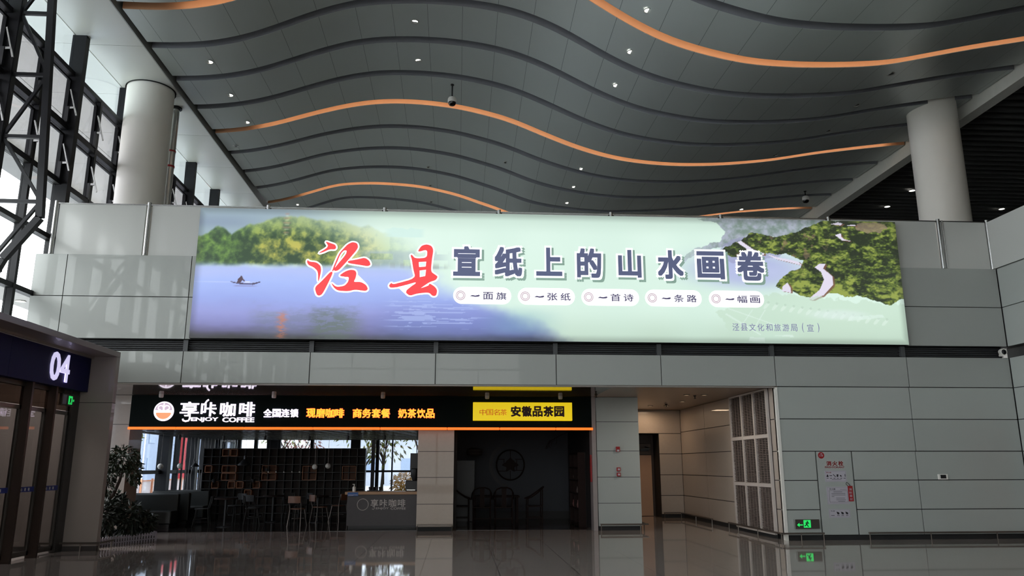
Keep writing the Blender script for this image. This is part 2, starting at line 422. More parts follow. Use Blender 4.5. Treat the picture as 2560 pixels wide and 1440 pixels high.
MB().box(5.74, 25.87, .012, 6.40, 25.93, 1.93).build('door_leaf', m_doorleaf, d)
MB().box(5.74, 25.875, 1.95, 6.40, 25.925, 2.29).build('transom_panel', M('transom_brown', (92, 78, 68), .5), d)
MB().box(6.02, 25.78, 2.06, 6.30, 25.87, 2.12).bar((6.05, 25.79, 2.12), (6.34, 25.72, 2.14), .03).bar((6.34, 25.72, 2.14), (6.2, 25.86, 2.2), .025).build('door_closer', m_black, d)
struct(MB().box(7.185, 17.75, 0, 7.2, 25.07, .095).build('baseboard_passage', m_joint))
struct(MB().box(6.47, 25.05, 0, 7.2, 25.07, .095).build('baseboard_passage', m_joint))
# tea room side of the passage
struct(MB().box(4.68, 21.5, 0, 4.74, 26, 3.35).build('wall_passage', m_beige_dk))

# big louvred grille in the passage wall
g = thing('louvre_grille', 'tall nine pane louvred grille in the passage wall beside the right hand tiled wall', 'grille', (7.18, 18.97, .12))
ys = [17.76, 18.58, 19.4, 20.22]; rows = [(.13, 1.11), (1.19, 2.22), (2.30, 3.30)]
f = MB()
for y in ys: f.box(7.13, y-.035, .11, 7.19, y+.035, 3.33)
for z0, z1 in [(.08, .13), (1.11, 1.19), (2.22, 2.30), (3.30, 3.34)]: f.box(7.132, ys[0], z0, 7.188, ys[3], z1)
f.build('frame', m_grille_fr, g)
for i in range(3):
    for z0, z1 in rows:
        q = MB()
        n = 26
        for k in range(n):
            z = z0+(k+.5)*(z1-z0)/n
            q.add([(7.15, ys[i]+.035, z-.012), (7.15, ys[i+1]-.035, z-.012), (7.185, ys[i+1]-.035, z+.012), (7.185, ys[i]+.035, z+.012)], [(0,1,2,3)], 0)
            q.box(7.148, ys[i]+.035, z-.014, 7.153, ys[i+1]-.035, z-.006, 0)
        for t in (.27, .5, .73):
            y = ys[i]+(ys[i+1]-ys[i])*t; q.box(7.142, y-.008, z0, 7.15, y+.008, z1, 0)
        q.box(7.19, ys[i]+.035, z0, 7.197, ys[i+1]-.035, z1, 1)
        q.build('louvre_panel', [m_grille, m_joint], g)

# ---------------------------------------------------------------- wave ceiling
P1 = [(-7.96, 11.9), (-7.03, 11.91), (-6.3, 11.99), (-5.56, 12.16), (-4.83, 12.46), (-4.09, 12.81), (-3.34, 13.12), (-2.68, 13.31), (-2.32, 13.37), (-1.28, 13.45), (-0.49, 13.45), (0.3, 13.4), (1.1, 13.28), (1.89, 13.04), (2.68, 12.67), (3.47, 12.18), (4.15, 11.8), (4.94, 11.46), (5.73, 11.26), (6.8, 11.07), (7.87, 11.04), (8.96, 11.08), (10.29, 11.2), (11.43, 11.46), (12.57, 11.7), (13.73, 11.91), (15.16, 12.18)]
P5 = [(-7.96, 11.95), (-6.88, 12.1), (-5.78, 12.4), (-4.93, 12.7), (-3.55, 13.01), (-2.5, 13.12), (-1.45, 13.1), (-0.17, 12.94), (0.12, 12.87), (1.54, 12.49), (2.61, 12.03), (3.68, 11.68), (4.75, 11.44), (5.83, 11.31), (7.27, 11.29), (8.74, 11.38), (10.22, 11.57), (11.73, 11.84), (13.24, 12.05), (14.77, 12.23), (15.41, 12.26)]
XS = np.linspace(-8.2, 15.6, 239)
def _sm(P):
    z = np.interp(XS, *zip(*P)); k = np.exp(-.5*(np.arange(-12, 13)/4.)**2); k /= k.sum()
    return np.convolve(np.pad(z, 12, mode='edge'), k, 'valid')
ZA, ZB = _sm(P1), _sm(P5)
def ceil_z(x, y):
    t = min(max((y-18.45)/(25.55-18.45), -1), 2)
    return float(np.interp(x, XS, ZA)*(1-t)+np.interp(x, XS, ZB)*t)

cl = shell('ceiling', (3.6, 10, 11.5))
NX = 120; XL, XR = -7.82, 15.06
xs_ = [XL+(XR-XL)*i/NX for i in range(NX+1)]
GAP = .30; PITCH = 1.775
def strip(k):
    y0 = 18.45+PITCH*(k-1); y1 = y0+PITCH-GAP; T = .34
    v = []; f = []
    for x in xs_:
        za, zb = ceil_z(x, y0), ceil_z(x, y1)
        v += [(x, y0+.012, za), (x, y1, zb), (x, y1, zb+T), (x, y0+.012, za+T)]
    for i in range(NX):
        a = i*4; c = a+4
        f += [(a, a+1, c+1, c), (a+1, a+2, c+2, c+1), (a+2, a+3, c+3, c+2), (a+3, a, c, c+3)]
    f += [(0, 3, 2, 1), (NX*4, NX*4+1, NX*4+2, NX*4+3)]
    o = MB().add(v, f).build('ceiling_panel', m_ceil, cl, smooth=True)
    copper = k % 4 == 0
    v = []; f = []
    for x in xs_:
        za = ceil_z(x, y0)
        v += [(x, y0, za+.006), (x, y0+.012, za+.006), (x, y0+.012, za+T), (x, y0, za+T)]
    for i in range(NX):
        a = i*4; c = a+4
        f += [(a, a+1, c+1, c), (a+1, a+2, c+2, c+1), (a+2, a+3, c+3, c+2), (a+3, a, c, c+3)]
    q = MB().add(v, f).build('fascia', m_copper if copper else m_fascia, o, smooth=True)
    if copper: plabel(q, 'copper fascia lit by a warm cove')
    if copper and k >= -4:                           # cove light on the back of the strip in front, facing the copper
        v = []; f = []
        for i, x in enumerate(x for x in xs_ if x > -6.6 and x < 14.6):
            zb = ceil_z(x, y0-GAP)
            v += [(x, y0-GAP+.006, zb+.05), (x, y0-GAP+.006, zb+.10)]
            if i: f.append((2*i-2, 2*i, 2*i+1, 2*i-1))
        plabel(MB().add(v, f).build('cove_light', m_led, o, recalc=False), 'warm cove light line')
for k in range(-14, 10): strip(k)
struct(MB().box(-8.0, -16, 13.9, 15.5, 35, 14.0).build('ceiling', m_plenum))
# bulkhead over the windows, running on outside, and the edge beam on the right
sf = MB()
for k in range(-7, 14):
    y = -.75+k*2.72
    sf.box(-9.38, y+.006, 11.85, -7.96, y+2.714, 11.93, 0)
    if y > 1: sf.box(-11.9, y+.006, 11.86, -9.42, y+2.714, 11.93, 0); sf.box(-14.7, y+.006, 11.86, -11.92, y+2.714, 11.93, 0)
sf.box(-14.8, 1.9, 11.93, -9.42, 36, 12.5, 0); sf.box(-9.42, -20, 11.93, -7.96, 36, 12.5, 0); sf.box(-14.9, 1.9, 11.6, -14.75, 36, 12.5, 0)
struct(sf.build('ceiling', m_soffit))
struct(MB().box(-7.96, -16, 11.85, -7.93, 35, 13.9).build('trim_2', M('ceiling_edge', (150, 152, 148), .5)))
struct(MB().box(15.1, -16, 11.80, 15.48, 35, 13.9).build('trim_3', M('edge_beam', (216, 216, 208), .5)))
# slatted ceiling on the right
s = MB()
y = -15.
while y < 35:
    s.box(15.5, y, 12.0, 26, y+.07, 12.16, 0); y += .41
s.box(15.5, -16, 12.62, 26, 35, 12.7, 1)
struct(s.build('ceiling', [m_slat, m_deck]))

# downlights
def downlight(x, y, z, label, on=True, r=.088, group='recessed ceiling downlights'):
    t = thing('downlight', label, 'downlight', (x, y, z), group)
    MB().lathe([(r*.96, .02), (r*1.14, .0), (r*1.14, -.012), (r*.94, -.008), (r*.9, .03)], (x, y, z), 20, cap=False).build('trim_ring', m_ring, t, smooth=True)
    MB().lathe([(1e-3, .003), (r*.93, .003), (r*.93, .02), (1e-3, .02)], (x, y, z), 20).build('lens', m_lens if on else m_lens_off, t)
    return t
RN = {1: 'in the nearest ceiling strip in view', 2: 'in the strip before the front camera', 3: 'two strips before the copper wave'}
for x, y, lb in [(-6.63, 19.215, 'lit white downlight nearest the top of the left round column'), (-6.66, 21.218, 'lit white downlight two wave strips before the copper wave, left end'), (-6.69, 23.163, 'lit white downlight just before the left end of the middle copper wave'),
              (-1.293, 19.23, 'lit white downlight at the top crest of the nearest full wave strip'), (-1.282, 21.141, 'lit white downlight on the crest just above the dome camera'),
              (4.269, 15.863, 'lit white downlight above the nearest glowing copper wave'), (4.257, 17.639, 'lit white downlight just below the nearest glowing copper wave'), (4.234, 19.348, 'lit white downlight one dark wave below the nearest copper wave'),
              (4.19, 25.1, 'lit white downlight just past the middle copper wave, in the dip'), (4.17, 26.748, 'lit white downlight second past the middle copper wave, in the dip'), (4.147, 28.381, 'lit white downlight third past the middle copper wave, just above the billboard'),
              (-6.824, 31.679, 'lit white downlight low over the left end of the billboard top'), (11.741, 30.319, 'lit white downlight over the billboard beside the hanging far camera')]:
    downlight(x, y, ceil_z(x, y)-.004, lb)
for x, y, lb in [(-7.5, 24.891, 'unlit downlight at the far left just past the middle copper wave'), (-1.205, 28.615, 'unlit downlight on the crest three dark waves past the copper one'), (1.664, 26.511, 'unlit downlight on the slope left of the lit dip lights'),
              (-1.181, 30.389, 'unlit downlight on the crest just before the far copper wave'), (-1.2, 32.17, 'unlit downlight on the crest just past the far copper wave'), (10.84, 17.351, 'unlit downlight under the right part of the nearest copper wave'),
              (11.007, 19.372, 'unlit downlight nearest to the right round column top, second from the copper wave'), (11.15, 21.382, 'unlit downlight left of the right round column'), (10.206, 23.132, 'unlit downlight just above the right part of the middle copper wave')]:
    downlight(x, y, ceil_z(x, y)-.004, lb, False)
for x, y, lb in [(17.511, 27.533, 'lit downlight high among the dark slats left of the right column'), (17.581, 29.449, 'lit downlight low among the dark slats left of the right column'), (22.512, 29.435, 'lit downlight among the dark slats right of the right column')]:
    downlight(x, y, 11.99, lb, r=.11)

# dome cameras hanging from the ceiling
def dome(x, y, z0, z1, label):
    t = thing('dome_camera', label, 'camera', (x, y, z0), 'hanging dome cameras')
    h = z0-z1; R = .135
    MB().lathe([(.055, 0), (.055, -.03), (.022, -.05), (.022, -h+.30), (.06, -h+.29), (.06, -h+.25)], (x, y, z0), 14).build('hanging_pole', m_black, t, smooth=True)
    MB().lathe([(.05, .30), (R*.8, .27), (R, .22), (R, .12), (R*.93, .11)], (x, y, z1), 20).build('housing', m_white, t, smooth=True)
    MB().lathe([(R*.9, .12), (R*.86, .06), (R*.6, .015), (.02, 0)], (x, y, z1), 20).build('dome', g_hood, t, smooth=True)
    MB().sphere((x, y-.02, z1+.07), .06).build('lens_ball', m_black, t, smooth=True)
dome(-.283, 22.331, ceil_z(-.283, 22.331)+.01, 12.45, 'white and black dome camera hanging in front of the middle copper wave')
dome(13.62, 28.358, ceil_z(13.62, 28.358)+.01, 11.68, 'dark dome camera hanging over the right end of the billboard')

# round columns
def column(x, y, r, z0, z1, label):
    t = thing('round_column', label, 'column', (x, y, z0))
    MB().lathe([(r, 0), (r, z1-z0)], (x, y, z0), 56, cap=False).build('shaft', m_colm, t, smooth=True)
    MB().lathe([(r+.035, -.03), (r+.035, .0), (r-.01, .0), (r-.01, -.03)], (x, y, z1), 56, cap=False).build('collar', m_mull, t, smooth=True)
column(-8.66, 20.7, .615, 6.2, 11.85, 'pale round column on the left beside the tall windows')
column(14.1, 20.75, .675, 6.2, 12.2, 'grey round column on the right between wave and slat ceilings')
t = thing('drain_pipe', 'grey vertical drain pipe with a red band behind the left round column', 'pipe', (-8.34, 21.7, 6.2))
MB().tube([(-8.34, 21.75, 6.2), (-8.34, 21.75, 11.84)], .11, 16).build('pipe', m_chrome, t, smooth=True)
MB().tube([(-8.34, 21.75, 11.79), (-8.34, 21.75, 11.84)], .17, 16).build('flange', m_mull, t, smooth=True)
MB().tube([(-8.34, 21.75, 9.98), (-8.34, 21.75, 10.03)], .125, 16).build('band', m_red, t, smooth=True); MB().tube([(-8.34, 21.75, 10.45), (-8.34, 21.75, 10.49)], .122, 16).build('band', m_red, t, smooth=True)

# ---------------------------------------------------------------- window wall
XW = -9.4
TR = [3.95, 5.29, 6.69, 8.05, 9.41, 10.80]
def bay(k, detail):
    y0 = 17.95+2.72*k; y1 = y0+2.72; ym = y0+1.36
    low = .12 if y0 > 20 else (.12 if y1 < 4.5 else 3.95)
    cafe = y0 > 17.5
    wn = shell('window_%d' % (k+12), (XW, ym, low))
    f = MB(); z_low = low
    f.box(XW-.06, y0-.09, z_low, XW+.27, y0+.09, 11.85)
    if cafe: f.box(XW-.05, y0-.15, 0, XW+.3, y0+.15, 3.3)
    f.build('mullion', m_mull, wn)
    f = MB()
    tr = [z for z in TR if z > low-.1]
    if low < 1: tr = [.12, 1.42, 2.62]+tr
    if cafe: tr = [.70, 1.42]+[z for z in tr if z > 2]
    for z in tr: f.box(XW-.05, y0+.09, z-.055, XW+.12, y1-.09, z+.055)
    f.build('transom', m_mull, wn)
    f = MB(); f.box(XW-.04, ym-.05, low if not cafe else 2.62 if k == 2 else .7, XW+.13, ym+.05, 10.8); f.build('thin_mullion', m_mull, wn)
    zs_ = tr+[11.85]
    for i in range(len(zs_)-1):
        a, b_ = zs_[i]+.055, zs_[i+1]-.055
        mt = g_top if i == len(zs_)-2 else (g_tint if a > 8 else g_cafe if cafe and a < 3 else g_clear)
        if i == len(zs_)-2: MB().box(XW-.008, y0+.09, a, XW+.008, y1-.09, b_+.05).build('pane', mt, wn)
        else:
            for c0, c1 in ((y0+.09, ym-.05), (ym+.05, y1-.09)):
                MB().box(XW-.008, c0, a, XW+.008, c1, b_).build('pane', mt, wn)
    if cafe: MB().box(XW-.1, y0+.09, 0, XW+.1, y1-.09, .645).build('sill_wall', m_cafewall, wn)
    if detail:
        for z in (9.33, 10.72):
            for yy in (ym-.08, y1-.16):
                q = MB().bar((XW+.10, yy, z-.35), (XW+.30, yy, z-1.02), .035, .03).bar((XW+.08, yy, z-.83), (XW+.24, yy, z-.82), .05)
                q.build('stay_arm', m_chrome, wn)
                MB().box(XW+.05, yy-.045, z-1.22, XW+.13, yy+.045, z-.8).build('opener_motor', m_black, wn)
            for c0, c1 in ((y0+.11, ym-.07), (ym+.07, y1-.11)):
                z0, z1 = z-1.23, z-.07
                MB().box(XW+.02, c0, z0, XW+.07, c1, z0+.06).box(XW+.02, c0, z1-.05, XW+.07, c1, z1).box(XW+.02, c0, z0, XW+.07, c0+.06, z1).box(XW+.02, c1-.06, z0, XW+.07, c1, z1).build('sash_frame', m_mull, wn)
for k in range(-11, 6): bay(k, -3 <= k <= 2)
struct(MB().box(XW-.1, -16, 0, XW+.1, -12, 11.85).box(XW-.1, 34.2, 0, XW+.1, 35, 11.85).build('wall_left', m_panel))

# steel lattice trusses that stiffen the glass
def truss(y, label):
    t = thing('steel_truss', label, 'truss', (XW+.2, y, 3.9), 'lattice trusses inside the window wall')
    zt = 11.80
    inner = [(-8.63, zt), (-8.22, 6.36), (-8.80, 5.52), (-9.22, 4.5)]
    o = MB()
    for a, b_ in zip(inner[:-1], inner[1:]): o.bar((a[0], y, a[1]), (b_[0], y, b_[1]), .13, .13, up=(0,1,0))
    o.build('inner_chord', m_truss, t)
    MB().box(-9.27, y-.075, 3.95, -9.12, y+.075, zt).build('outer_chord', m_truss, t)
    def xi(z): return np.interp(z, [5.52, 6.36, zt], [-8.80, -8.22, -8.63])
    for z in TR[1:]: MB().bar((-9.15, y, z), (float(xi(z)), y, z), .07, .07).build('strut', m_truss, t)
    for z0, z1, a in [(6.69, 8.05, 1), (8.05, 9.41, 0), (9.41, 10.8, 1), (10.8, 11.8, 0), (5.29, 6.69, 0)]:
        p0, p1 = ((float(xi(z0)), z0), (-9.15, z1)) if a else ((-9.15, z0), (float(xi(z1)), z1))
        MB().bar((p0[0], y, p0[1]), (p1[0], y, p1[1]), .06, .06).build('diagonal', m_truss, t)
truss(15.23, 'black lattice steel truss against the windows at the upper left')
truss(9.79, 'black lattice steel truss next nearer along the window wall')
truss(4.35, 'black lattice steel truss third along the window wall')
truss(-1.09, 'black lattice steel truss nearest the photographer')
# two canopies outside
struct(MB().box(-10.12, 1.9, 8.02, -9.5, 36, 8.14).build('ceiling_canopy', M('canopy_sheet', (120, 120, 122), .5)))
cn = MB().box(-10.42, 1.9, 5.30, -9.5, 36, 5.42).build('ceiling_canopy', M('canopy_sheet_low', (150, 148, 146), .5)); struct(cn)

downlight(-10.02, 18.25, 5.295, 'small lit downlight in the low canopy outside the tall windows', r=.1)

# ---------------------------------------------------------------- gate 04 (portal on the left)
d = shell('door_3', (-7.8, 11, 0))
XG = -6.95
pf = MB().box(-9.3, 4.5, 3.785, XG, 16.55, 3.895).box(-9.3, 16.40, 0, XG, 16.55, 3.785)
pf.build('portal_frame', m_portal, d, bevel=.006)
MB().box(-9.3, 16.398, 2.845, XG+.002, 16.552, 2.857).box(-9.3, 16.398, 0, XG+.003, 16.553, .09).build('portal_joint', M('portal_joint', (60, 54, 52), .6), d)
MB().box(-7.44, 4.5, 3.74, -7.40, 16.40, 3.785).build('trim_line', M('portal_trim', (150, 140, 134), .35, metal=.4), d)
fr = MB()
XD = -7.65
DY = [5.6, 8.4, 9.3, 12.2, 13.35, 16.2]
fr.box(XD-.05, 4.5, 2.98, XD+.05, 16.4, 3.10)
fr.box(XD-.05, 16.12, 0, XD+.06, 16.4, 3.0)
fr.build('door_frame', M('door_frame_steel', (66, 62, 60), .35, metal=.5), d)
m_fin = M('bronze_fin', (70, 56, 50), .35, metal=.5)
for y in (14.42, 15.27, 11.6, 12.45): MB().box(XD-.03, y-.03, 0, XD+.16, y+.03, 3.06).build('glass_fin', m_fin, d)
for y0, y1 in ((15.32, 16.1), (14.46, 15.23), (13.4, 14.38), (12.5, 13.36)):
    q = MB()
    q.box(XD-.03, y0, .05, XD+.02, y0+.05, 2.65).box(XD-.03, y1-.05, .05, XD+.02, y1, 2.65).box(XD-.03, y0, 2.58, XD+.02, y1, 2.65).box(XD-.03, y0, .05, XD+.02, y1, .13)
    lf = q.build('door_leaf', M('leaf_steel', (104, 98, 94), .3, metal=.6), d)
    MB().box(XD-.012, y0+.05, .13, XD+.004, y1-.05, 2.58).build('pane', g_door, lf)
    MB().box(XD+.006, y0+.05, 1.155, XD+.010, y1-.05, 1.245).build('sticker_band', M('blue_band', (38, 52, 128), .4), lf)
    wd = MB()
    for c, ch in enumerate('小心玻璃'):
        w0 = y0+.16+c*(y1-y0-.3)/4
        lettering(wd, ch, w0, w0+.055, 1.172, 1.228, XD+.0105, .001, .02, face='+X')
    wd.build('band_words', m_white, lf)
MB().box(XD-.02, 4.5, 2.66, XD+.02, 16.12, 2.98).build('transom_glass', glass_mat('transom_pane', (150, 138, 130), 1.4), d)
# dim vestibule behind the doors
v = MB().box(-9.32, 4.5, 0, -9.25, 16.4, 3.78, 0).box(-9.3, 4.4, 0, -6.96, 4.5, 3.79, 0)
for y in (12.9, 13.7, 14.55, 15.15, 15.75): v.box(-9.25, y, .3, -9.2, y+.28, 2.7, 1)
struct(v.build('wall_vestibule', [M('vestibule_wall', (84, 78, 74), .6), M('vestibule_strip', (150, 150, 148), .5)]))
lv = bpy.data.lights.new('vestibule_lamp', 'AREA'); lv.energy = 90; lv.size = 1.2  # added light without a fixture, brightens the space behind the doors
lv = bpy.data.objects.new('vestibule_lamp', lv); COL.objects.link(lv); lv.location = (-8.5, 14.6, 3.7); lv['kind'] = 'helper'
sg = thing('gate_sign', 'navy blue sign board numbered 04 over the gate doors', 'sign', (-7.45, 13.5, 3.07))
q = MB()
for y0, y1 in ((4.5, 9.0), (9.006, 13.49), (13.496, 16.39)): q.box(-7.62, y0, 3.06, -7.45, y1, 3.735)
q.build('board', m_navy, sg)
q = MB(); lettering(q, '04', 14.80, 15.52, 3.15, 3.68, -7.448, .02, .012, face='+X')
q.build('number', m_lilac, sg)
ex = thing('exit_sign', 'small green running man exit sign below the end of the navy 04 board', 'exit sign', (-7.6, 15.85, 2.75))
MB().box(-7.60, 15.60, 2.75, -7.55, 16.10, 2.97).build('case', m_exit, ex)
MB().box(-7.549, 15.86, 2.78, -7.546, 16.01, 2.94).build('pictogram', m_green_e, ex)
MB().box(-7.545, 15.91, 2.84, -7.544, 15.96, 2.90).prism([(15.90, 2.79), (15.935, 2.83), (15.965, 2.79), (15.975, 2.80), (15.945, 2.86), (15.925, 2.86), (15.89, 2.80)], -7.545, -7.544, plane='YZ').build('running_man', m_exit, ex)
q = MB(); lettering(q, 'EXIT', 16.03, 16.09, 2.84, 2.88, -7.549, .002, .01, face='+X'); q.build('word', m_green_e, ex)
MB().box(-7.549, 15.63, 2.77, -7.546, 15.78, 2.95).build('plate', M('plate_lilac', (120, 116, 128), .4), ex)
MB().tube([(-7.575, 15.7, 2.96), (-7.575, 15.7, 3.06)], .012, 6).build('hanger', m_black, ex); MB().tube([(-7.575, 16.0, 2.96), (-7.575, 16.0, 3.06)], .012, 6).build('hanger', m_black, ex)

def rail(name_label, segs, posts, loc):
    """low bumper rail: square bar on thin posts"""
    t = thing('bumper_rail', name_label, 'rail', loc, 'low bumper rails along the walls')
    b = MB()
    for a, c in segs: b.bar((a[0], a[1], .155), (c[0], c[1], .155), .05, .035)
    b.build('bar', m_rail, t, bevel=.006)
    for p in posts: MB().tube([(p[0], p[1], 0), (p[0], p[1], .14)], .012, 8).build('post', m_rail, t, smooth=True)
m_rail = M('rail_bar', (96, 88, 82), .3, metal=.6)
rail('low bumper rail round the foot of the gate 04 jamb', [((-8.0, 16.28), (-6.83, 16.28)), ((-6.85, 16.26), (-6.85, 16.9))], [(-7.95, 16.28), (-7.2, 16.28), (-6.85, 16.28), (-6.85, 16.85)], (-7.4, 16.3, 0))
rail('low bumper rail at the foot of the beige pillar between the two shops', [((-.96, 20.38), (-.07, 20.38))], [(-.95, 20.38), (-.08, 20.38)], (-.5, 20.38, 0))
rail('low bumper rail at the foot of the pillar with red alarm boxes', [((3.64, 20.22), (4.86, 20.22)), ((4.84, 20.2), (4.84, 21.0))], [(3.66, 20.22), (4.66, 20.22), (4.84, 20.6)], (4.2, 20.22, 0))
rail('low bumper rail on the passage wall under the louvred grille, turning the corner', [((7.06, 20.6), (7.06, 17.2)), ((7.04, 17.22), (8.02, 17.22))], [(7.06, 20.58), (7.06, 19.9), (7.06, 18.6), (7.06, 17.22), (7.5, 17.22), (8.0, 17.22)], (7.06, 18.5, 0))
rail('low bumper rail on the wall below the thermostat', [((9.02, 17.22), (12.78, 17.22))], [(9.04, 17.22), (10.43, 17.22), (11.95, 17.22)], (10.9, 17.22, 0))
rail('low bumper rail deep in the passage along its right wall', [((7.05, 24.95), (7.05, 21.9)), ((7.07, 24.93), (6.5, 24.93))], [(7.05, 24.93), (7.05, 23.4), (7.05, 21.92), (6.52, 24.93)], (7.05, 23.4, 0))

# ---------------------------------------------------------------- pillars of the shop front
def pillar(x0, x1, y0, y1, mat, label, seams):
    t = thing('square_pillar', label, 'pillar', ((x0+x1)/2, (y0+y1)/2, 0))
    zz = [.10]+seams+[3.35]
    b = MB()
    for i in range(len(zz)-1): b.box(x0, y0, zz[i]+.006, x1, y1, zz[i+1]-.006)
    b.build('cladding', mat, t)
    MB().box(x0+.012, y0+.012, 0, x1-.012, y1-.012, 3.35).build('core', m_joint, t)
SE = [.665, 1.31, 1.965, 2.71]
pillar(3.62, 4.73, 20.35, 21.45, m_panel_r, 'grey tiled pillar with small red alarm boxes right of the tea room', SE)
pillar(-.98, -.06, 20.5, 21.3, m_beige, 'beige stone pillar between the coffee shop and the dark tea room', [.655, 1.31, 1.957, 2.6])
pillar(-9.28, -8.14, 20.4, 21.2, m_beige, 'beige stone pillar at the left end of the coffee shop sign', [.66, 1.9, 2.62])
struct(MB().box(3.49, 20.32, 0, 3.60, 20.7, 3.35).build('trim_4', M('jamb_metal', (150, 140, 138), .4, metal=.3)))
for z, nm, lb, sz in ((2.01, 'alarm_sounder', 'red alarm sounder box, topmost of three on the grey pillar', (.10, .13)), (1.505, 'call_point', 'red call point box, middle of three on the grey pillar', (.095, .095)), (1.375, 'call_point', 'red call point box, lowest of three on the grey pillar', (.095, .095))):
    t = thing(nm, lb, 'alarm', (4.16, 20.33, z-.06))
    MB().box(4.16-sz[0]/2, 20.29, z-sz[1]/2, 4.16+sz[0]/2, 20.35, z+sz[1]/2).build('box', m_red, t, bevel=.008)
    if nm == 'call_point': MB().box(4.14, 20.283, z-.025, 4.19, 20.29, z+.025).build('push_plate', m_paper, t)
    else: MB().box(4.13, 20.283, z-.055, 4.19, 20.29, z-.01).build('flash_lens', m_paper, t)

# ---------------------------------------------------------------- shop sign
YS = 20.3
ss = thing('shop_sign', 'long dark green lit sign board of the coffee shop with white and amber letters', 'sign', (-2.3, YS, 2.5))
MB().box(-8.14, YS, 2.56, 3.49, YS+.25, 3.345).build('board', m_signbd, ss)
def halo(mb, s, box, off): return None
def word(s, x0, x1, z0, z1, mat, name, y=YS, depth=.03, offset=.035, parent=ss, gap=None, shear=0.):
    q = MB(); n = len(s)
    if n == 1 or s.isascii(): lettering(q, s, x0, x1, z0, z1, y, depth, offset, shear=shear)
    else:
        step = (x1-x0)/n
        for i, ch in enumerate(s):
            lettering(q, ch, x0+step*i, x0+step*(i+1)-step*.06, z0, z1, y, depth, offset)
    return q.build(name, mat, parent, recalc=False)
# round logo: white ring, cup of coffee, two steam curls
lx, lz, lr = -7.32, 2.94, .243
def circ(r, n=40, a0=0., a1=2*PI, cx=lx, cz=lz): return [(cx+r*math.cos(a0+(a1-a0)*i/n), cz+r*math.sin(a0+(a1-a0)*i/n)) for i in range(n+(0 if a1-a0 > 6.28 else 1))]
lg = MB().prism(circ(lr), YS-.03, YS).build('logo_disc', m_wtext, ss, recalc=True)
th0 = math.asin(.03/.215)
MB().prism(circ(.212, 24, .12, PI-.12), YS-.034, YS-.031).build('logo_sky', M('logo_mauve', (200, 182, 198), .5, noise=0, emit=.75), lg)
MB().prism([(lx-.165, lz-.035)]+circ(.195, 20, PI+.25, 2*PI-.25)+[(lx+.165, lz-.035)], YS-.034, YS-.031).build('logo_coffee', M('logo_orange', (240, 158, 112), .5, noise=0, emit=.85), lg)
def curl(sg):
    pts = []
    for i in range(26):
        t = i/25.; a = -.6+t*5.6; r = .088*(1-.62*t)
        pts.append((lx+sg*(.085+r*math.cos(PI-a)), YS-.038, lz+.075+r*math.sin(PI-a)))
    pts = [(lx+sg*.012, YS-.038, lz-.0), (lx+sg*.006, YS-.038, lz+.04)]+pts
    return pts
MB().tube(curl(1), .013, 6).tube(curl(-1), .013, 6).tube([(lx, YS-.038, lz+.205), (lx-.004, YS-.038, lz+.1), (lx-.012, YS-.038, lz-.01)], .013, 6).tube([(lx-.19, YS-.038, lz-.005), (lx-.08, YS-.038, lz+.005), (lx, YS-.038, lz-.015), (lx+.08, YS-.038, lz+.005), (lx+.19, YS-.038, lz-.005)], .011, 6).build('logo_steam', m_wtext, lg)
q = MB(); lettering(q, '享', -6.93, -6.47, 2.815, 3.18, YS, .03, .018)
q.tube([(-6.68, YS-.015, 2.88), (-6.675, YS-.015, 2.77), (-6.70, YS-.015, 2.71), (-6.77, YS-.015, 2.695), (-6.83, YS-.015, 2.715), (-6.845, YS-.015, 2.755)], .022, 8)
q.build('letters', m_wtext, ss, recalc=False)
q = MB(); lettering(q, '咔', -6.42, -6.04, 2.815, 3.17, YS, .03, .018); q.tube([(-6.33, YS-.015, 3.13), (-6.29, YS-.015, 3.2), (-6.245, YS-.015, 3.235)], .022, 8); q.build('letters', m_wtext, ss, recalc=False)
word('咖', -5.95, -5.57, 2.815, 3.17, m_wtext, 'letters', offset=.02); word('啡', -5.48, -5.09, 2.815, 3.18, m_wtext, 'letters', offset=.02)
word('ENJOY', -6.64, -5.98, 2.675, 2.795, m_wtext, 'letters', offset=.02); word('COFFEE', -5.87, -5.09, 2.675, 2.795, m_wtext, 'letters', offset=.02)
word('全国连锁', -4.87, -3.99, 2.80, 3.01, m_wtext, 'letters', offset=.024)
for s, x0, x1 in (('现磨咖啡', -3.81, -2.84), ('商务套餐', -2.65, -1.68), ('奶茶饮品', -1.50, -.55)):
    word(s, x0, x1, 2.785, 3.03, m_ytext2, 'letter_edge', depth=.02, offset=.036)
    word(s, x0+.012, x1-.012, 2.797, 3.018, m_ytext, 'letters', depth=.034, offset=.012)
ys_ = thing('tea_sign', 'yellow light box sign of the tea garden on the dark green board', 'sign', (1.7, YS-.1, 2.73))
MB().box(.41, YS-.12, 2.725, 2.97, YS-.004, 3.19).build('light_box', m_ybox, ys_, bevel=.01)
word('中国名茶', .58, 1.29, 2.86, 3.01, m_redtxt, 'small_words', y=YS-.122, depth=.004, offset=.0, parent=ys_)
word('安徽品茶园', 1.38, 2.78, 2.825, 3.095, m_maroon, 'large_words', y=YS-.122, depth=.006, offset=.038, parent=ys_)
ln = thing('light_line', 'glowing orange light line under the shop sign', 'light', (-2.3, YS-.03, 2.49))
x = -8.15
for i, x1 in enumerate([-6.98, -5.32, -3.62, -1.94, -.24, 1.1, 2.55, 3.52]):
    MB().box(x+.006, YS-.06, 2.49, x1-.006, YS+.02, 2.555).build('tube', m_oled, ln, bevel=.012); x = x1
